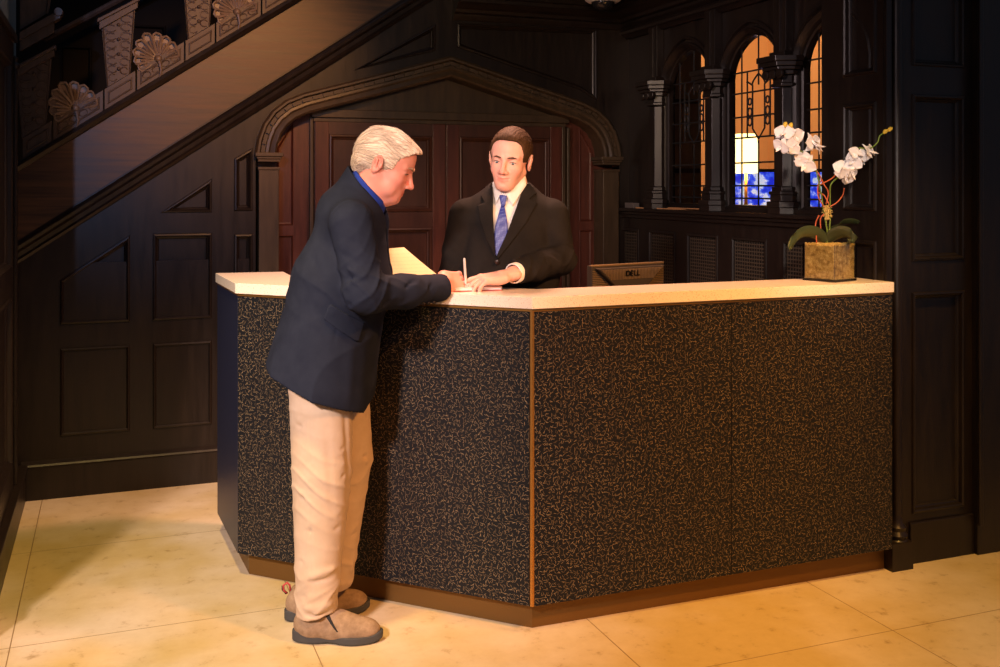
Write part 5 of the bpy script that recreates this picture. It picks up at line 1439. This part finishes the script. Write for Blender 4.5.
# ------------------------------------------------------------------ the clerk behind the counter
ox, oy = place(.030, 3.80)
def clerk_build():
    def K(u, v, d=0.0):
        Z = 3.80 + d; return Vector(((u - 500) / 1014 * Z - .030, d, EYE - (v - 187) / 1014 * Z))
    HC = (.0100, -.02, 1.566)
    f = Vector((-.27, -.95, -.15)).normalized(); u = Vector((.12, 0, 1)); Rh = rotm(f, u)
    hf = tf(head_sdf(False, .97), Rh, HC); Rh2 = Rh; HS = .97
    neck = U(.02, cap((.006, .030, 1.37), (.012, .012, 1.47), .060, .056))
    tor = U(.05, cap((0, .02, .93), (0, .015, 1.12), .10, .10, (1.35, 1, 1)), cap((0, .015, 1.12), (.005, .02, 1.30), .10, .098, (1.5, 1, 1)), cap((-.13, .02, 1.355), (.14, .02, 1.355), .048))
    # his left arm comes forward to the pad, his right hangs behind the counter
    SL, EL, WL = (.166, .02, 1.352), (.196, -.01, 1.190), (.012, -.262, 1.156)
    SR, ER, WR = (-.160, .02, 1.352), (-.208, .03, 1.10), (-.16, -.15, .97)
    arml = U(.02, cap(SL, EL, .046, .040), cap(EL, WL, .038, .026)); armr = U(.02, cap(SR, ER, .046, .040), cap(ER, WR, .038, .026))
    fx = Vector((-.94, -.30, -.12)).normalized(); bz = Vector((-.08, -.22, 1)); ty = bz.cross(fx).normalized(); bz = fx.cross(ty)
    Rl = np.array([[fx[i], ty[i], bz[i]] for i in range(3)], np.float32)
    lhand = near(tf(hand_sdf([(8, 14, 8), (22, 26, 14), (30, 30, 16), (36, 34, 18)], 5, ((.020, .030, -.006), (.050, .054, -.012), (.076, .050, -.018)), mirror=True), Rl, (-.006, -.276, 1.152)), (-.08, -.30, 1.14), .17)
    fx2 = Vector((.3, -.6, -.75)).normalized(); ty2 = Vector((1, .2, .2)); ty2 = (ty2 - fx2 * ty2.dot(fx2)).normalized(); bz2 = fx2.cross(ty2)
    Rr = np.array([[fx2[i], ty2[i], bz2[i]] for i in range(3)], np.float32)
    rhand = near(tf(hand_sdf([(20, 25, 15)] * 4, 2), Rr, WR), (-.13, -.19, .92), .17)
    legs = [U(.03, cap((s * .09, .02, .90), (s * .11, .01, .50), .085, .055), cap((s * .11, .01, .50), (s * .115, .03, .09), .052, .036), cap((s * .115, .03, .05), (s * .125, -.10, .035), .032, .028)) for s in (-1, 1)]
    body = U(.02, near(U(.018, hf, neck), (.0, 0, 1.52), .25), U(.03, tor, neck), arml, armr, *legs)
    body = U(.006, body, lhand, rhand)
    ft = face_tint(False)
    def tint(p):
        q = (p - _v(HC)) @ Rh; c = ft(q); c[np.linalg.norm(q, axis=1) > .16] = 1; return c
    me = mesh_sdf('person', body, (-.36, -.48, 0), (.36, .24, 1.70), .0030, SKIN2, None, tint)
    me.location = (ox, oy, 0); me.rotation_euler = (0, 0, YAW)
    tag(me, 'young dark-haired person in black suit and blue tie, standing behind the counter', 'person')
    Rv = Matrix([list(r) for r in Rh]); hc = Vector(HC); W = lambda p: Rv @ (Vector(p) * .97) + hc
    for s in (-1, 1): eye_obj(W((.0748, s * .031, -.0050)), .0120, IRISB, Rv @ Vector((.92, .10, -.41)), me)
    for s in (-1, 1):
        g = tf(U(.002, cap((.0970, s * .014, .0140), (.0930, s * .031, .0165), .0026, .0028), cap((.0930, s * .031, .0165), (.078, s * .047, .0120), .0028, .0012)), Rh, tuple(hc + Rv @ Vector((-.0022, 0, -.0005))))
        c = W((.09, s * .03, .018)); mesh_sdf('eyebrow', g, [c[i] - .035 for i in range(3)], [c[i] + .035 for i in range(3)], .0012, BROWB, me)
    def strands(q): return .0003 * np.sin(q[:, 1] * 420 + q[:, 0] * 90) + .0003 * np.sin(q[:, 0] * 300 + q[:, 2] * 160)
    cr = U(.02, ell((-.010, 0, .034), (.0975, .0755, .0850)), ell((.030, 0, .034), (.0650, .0665, .0680)))
    cr = U(.01, cr, ell((.060, 0, .080), (.028, .042, .016), rotm((.86, 0, -.5), (.5, 0, .86))))
    face_cut = rbox((.150, 0, -.042), (.104, .2, .106), .022, rotm((.985, 0, -.17), (.17, 0, .985)))
    low = plane((.30, 0, -1), .052)
    low2 = U(.0, *[rbox((.055, s * .08, -.10), (.058, .06, .092), .02) for s in (-1, 1)])
    ear_cut = U(0, *[ell((-.010, s * .088, -.012), (.022, .03, .036)) for s in (-1, 1)])
    hr = wav(S(.006, I(.010, cr, low), face_cut, ear_cut, low2), strands)
    ho = mesh_sdf('hair', near(tf(hr, Rh, HC), HC, .2), (-.13, -.16, 1.40), (.15, .12, 1.70), .0020, HAIRB, me, strand_tint(Rh, HC, .3))
    def flow(p):
        q = Rv.transposed() @ (p - hc); return Rv @ Vector((.9 if q.z > .06 else -.3, .0, -.1 if q.z > .06 else -1))
    comb(ho, 1500, .014, .0006, .0018, flow, 2)
    lash_(me, W, .8)
    # trousers and shoes, hidden by the counter
    tr = U(.03, U(.02, *[U(.04, cap((s * .088, .02, .90), (s * .105, .015, .52), .10, .085), cap((s * .105, .015, .52), (s * .115, .03, .09), .085, .065)) for s in (-1, 1)]), cap((0, .02, .93), (0, .02, 1.0), .115, .11, (1.25, 1, 1)))
    tr = I(.003, tr, lambda P: .05 - P[:, 2]); mesh_sdf('trousers', tr, (-.25, -.15, .02), (.25, .2, 1.13), .007, SUIT, me)
    for s in (-1, 1):
        shp = I(.004, U(.03, ell((0, 0, .04), (.045, .13, .04)), ell((0, .07, .055), (.038, .055, .055))), lambda P: .002 - P[:, 2])
        mesh_sdf('shoe', tf(shp, np.eye(3), (s * .12, -.03, 0)), (s * .12 - .07, -.2, -.01), (s * .12 + .07, .14, .13), .005, BLACK, me)
    # ---------------- jacket, open in a V
    yaw = -14
    core = U(.05, cap((0, .02, 1.14), (.004, .022, 1.315), .142, .122, (1.34, 1, 1)), cap((0, .02, 1.12), (0, .02, .84), .135, .150, (1.26, 1, 1)), cap((-.05, .03, 1.388), (-.148, .025, 1.352), .062, .060), cap((.06, .03, 1.388), (.156, .025, 1.350), .062, .060), cap((.006, .045, 1.39), (.010, .045, 1.43), .085, .070, (1.25, 1, 1)))
    hem = lambda P: .80 - P[:, 2]
    Vp = [K(*p, -.12) for p in ((486, 176), (492.6, 187), (492.6, 215), (494.5, 254), (497.5, 257), (508, 232), (517, 208), (525.5, 185), (526, 168), (505, 160))]
    Vpoly = poly2([(p.x, p.z) for p in Vp])
    vcut = I(0, Vpoly, lambda P: P[:, 1] - .005)
    up_cut = U(0, cap((.010, .005, 1.44), (.014, -.01, 1.60), .078, .085))
    tj = S(.003, I(.003, core, hem), vcut, up_cut)
    sl = U(.02, cap(SL, EL, .064, .057), cap(EL, (.09, -.155, 1.170), .057, .050), cap((.09, -.155, 1.172), (.020, -.250, 1.158), .050, .042))
    ax = (Vector(WL) - Vector(EL)).normalized()
    sl = I(.004, sl, plane(tuple(ax), ax.dot(Vector(WL)) - .028))
    sr = U(.02, cap(SR, ER, .064, .058), cap(ER, WR, .058, .044)); 
    sl = creases(sl, [((.20, -.09, 1.30), (.27, -.03, 1.26), .007, .012), ((.17, -.08, 1.25), (.28, -.04, 1.22), -.006, .012), ((.15, -.12, 1.22), (.25, -.10, 1.16), .007, .010), ((.10, -.20, 1.20), (.20, -.14, 1.15), -.005, .009), ((.13, -.16, 1.22), (.17, -.22, 1.13), .006, .009), ((.06, -.22, 1.19), (.12, -.26, 1.13), .005, .008), ((.22, -.04, 1.33), (.26, -.0, 1.18), .003, .02)])
    def cdrape(P):
        x, y, z = P[:, 0], P[:, 1], P[:, 2]
        r1 = (1 - np.abs(np.sin(38 * z - 26 * x + 1.8 * np.sin(20 * y + 15 * x)))) ** 2.2; r2 = (1 - np.abs(np.sin(34 * x + 20 * z + 2 * np.sin(18 * z)))) ** 2.5
        return -(.0048 * r1 + .0035 * r2) * (np.exp(-((z - 1.19) / .07) ** 2) + .15) + .001
    sl = wav(sl, cdrape); sr = wav(sr, cdrape)
    sr = creases(sr, [((-.26, -.03, 1.28), (-.18, -.05, 1.24), .006, .012), ((-.27, -.02, 1.20), (-.20, -.04, 1.16), .006, .012), ((-.27, -.02, 1.14), (-.20, -.04, 1.11), -.005, .01)])
    tj = creases(tj, [((-.13, -.10, 1.30), (-.15, -.10, 1.10), .005, .012), ((.14, -.10, 1.33), (.15, -.10, 1.12), .006, .014), ((.03, -.13, 1.12), (.12, -.11, 1.16), .005, .01), ((-.04, -.13, 1.12), (-.12, -.11, 1.15), .004, .01), ((-.115, -.09, 1.39), (-.125, -.09, 1.30), .004, .008), ((.125, -.09, 1.39), (.135, -.09, 1.30), .004, .008)])
    jk = U(.012, tj, sl, sr)
    coll = I(.003, shell(cap((.008, .02, 1.38), (.012, .012, 1.46), .086, .078), .005), plane((0, -.35, 1), 1.445), lambda P: 1.37 - P[:, 2], lambda P: -P[:, 1] - .02)
    jk = U(.006, jk, coll)
    mesh_sdf('jacket', jk, (-.34, -.40, .78), (.36, .20, 1.50), .0048, SUIT, me)
    # lapels lie on the jacket
    lr = [(525.5, 176), (531, 182), (538, 193), (530, 199), (538, 203), (527, 222), (512, 242), (498, 259), (496.5, 256), (507, 233), (516, 209), (524, 187)]
    ll = [(492.5, 186), (487, 189), (480, 196), (484, 203), (477, 206), (480, 222), (487, 242), (495.5, 257), (495, 250), (493, 215)]
    for nm, pl in (('lapel', lr), ('lapel', ll)):
        pp = poly2([(K(a, b2, -.12).x, K(a, b2, -.12).z) for a, b2 in pl])
        lp = I(.0015, off_(I(.003, core, hem), .0085), pp, lambda P: P[:, 1] + .01, off_(lambda P: -core(P), .004))
        mesh_sdf(nm, lp, (-.16, -.20, 1.14), (.17, .05, 1.52), .0026, SUIT, me)
    q = MB(); c = K(497, 262, -.128); q.lathe([(0, -.002), (.008, -.002), (.009, .001), (.007, .003), (0, .002)], c, 16, (-.1, -1, 0)); q.build('button', HORN, me, smooth=True)
    # shirt
    chest = U(.03, cap((0, .02, 1.14), (.004, .024, 1.315), .130, .108, (1.3, 1, 1)), cap((.006, .03, 1.36), (.010, .022, 1.40), .078, .070))
    chest = I(.003, chest, lambda P: 1.10 - P[:, 2], lambda P: P[:, 2] - 1.43 - .5 * (P[:, 1] + .05))
    band = I(.002, shell(cap((.006, .024, 1.38), (.012, .012, 1.47), .0655, .0615), .0035), plane((0, -.45, 1), 1.462), lambda P: 1.36 - P[:, 2])
    wr = poly2([(K(a, b2, -.1).x, K(a, b2, -.1).z) for a, b2 in ((503, 196), (507, 197), (513, 206), (527, 185), (526, 174), (521, 176), (512, 188))])
    wl = poly2([(K(a, b2, -.1).x, K(a, b2, -.1).z) for a, b2 in ((503, 196), (500, 196), (496, 204), (492, 190), (491.5, 179), (495, 184), (499, 190))])
    base_c = U(.02, chest, cap((.006, .024, 1.38), (.012, .012, 1.46), .070, .066))
    wings = [I(.0015, off_(base_c, .007), wq, lambda P: P[:, 1] + .0, off_(lambda P: -base_c(P), .003)) for wq in (wr, wl)]
    mesh_sdf('shirt', U(.003, chest, band, *wings), (-.22, -.18, 1.08), (.22, .16, 1.52), .003, WSHIRT, me)
    # cuff of the forward arm
    cu = I(.002, shell(cap(EL, tuple(Vector(WL) + ax * .02), .036, .033), .0028), plane(tuple(ax), ax.dot(Vector(WL)) - .006), plane(tuple(-ax), -ax.dot(Vector(WL)) + .09))
    mesh_sdf('shirt_cuff', cu, (-.05, -.36, 1.07), (.2, -.1, 1.24), .0024, WSHIRT, me)
    # tie
    TIE, nt, b = mat('blue_tie', (.04, .07, .42), .42)
    tc = N(nt, 'ShaderNodeTexCoord'); v = N(nt, 'ShaderNodeTexVoronoi'); v.inputs['Scale'].default_value = 190; v.inputs['Randomness'].default_value = .1
    nt.links.new(tc.outputs['Object'], v.inputs['Vector'])
    nt.links.new(ramp(nt, v.outputs[0], [(.25, (.18, .24, .60)), (.42, (.018, .035, .32))]), b.inputs['Base Color'])
    kn = poly2([(K(a, b2, -.11).x, K(a, b2, -.11).z) for a, b2 in ((499.2, 195), (507, 195.5), (505.8, 204), (503.6, 207), (501, 206.5))])
    knot = I(.003, off_(base_c, .017), kn, lambda P: P[:, 1] + .03)
    bl = poly2([(K(a, b2, -.11).x, K(a, b2, -.11).z) for a, b2 in ((501.2, 205), (504.6, 205.5), (507.5, 222), (508, 236), (500, 256), (494, 262), (493, 240), (495.5, 225))])
    blade = I(.002, off_(chest, .010), bl, lambda P: P[:, 1] + .03)
    mesh_sdf('tie', U(.002, knot, blade), (-.08, -.19, 1.14), (.06, 0, 1.46), .0022, TIE, me)
    return me
clerk = clerk_build()
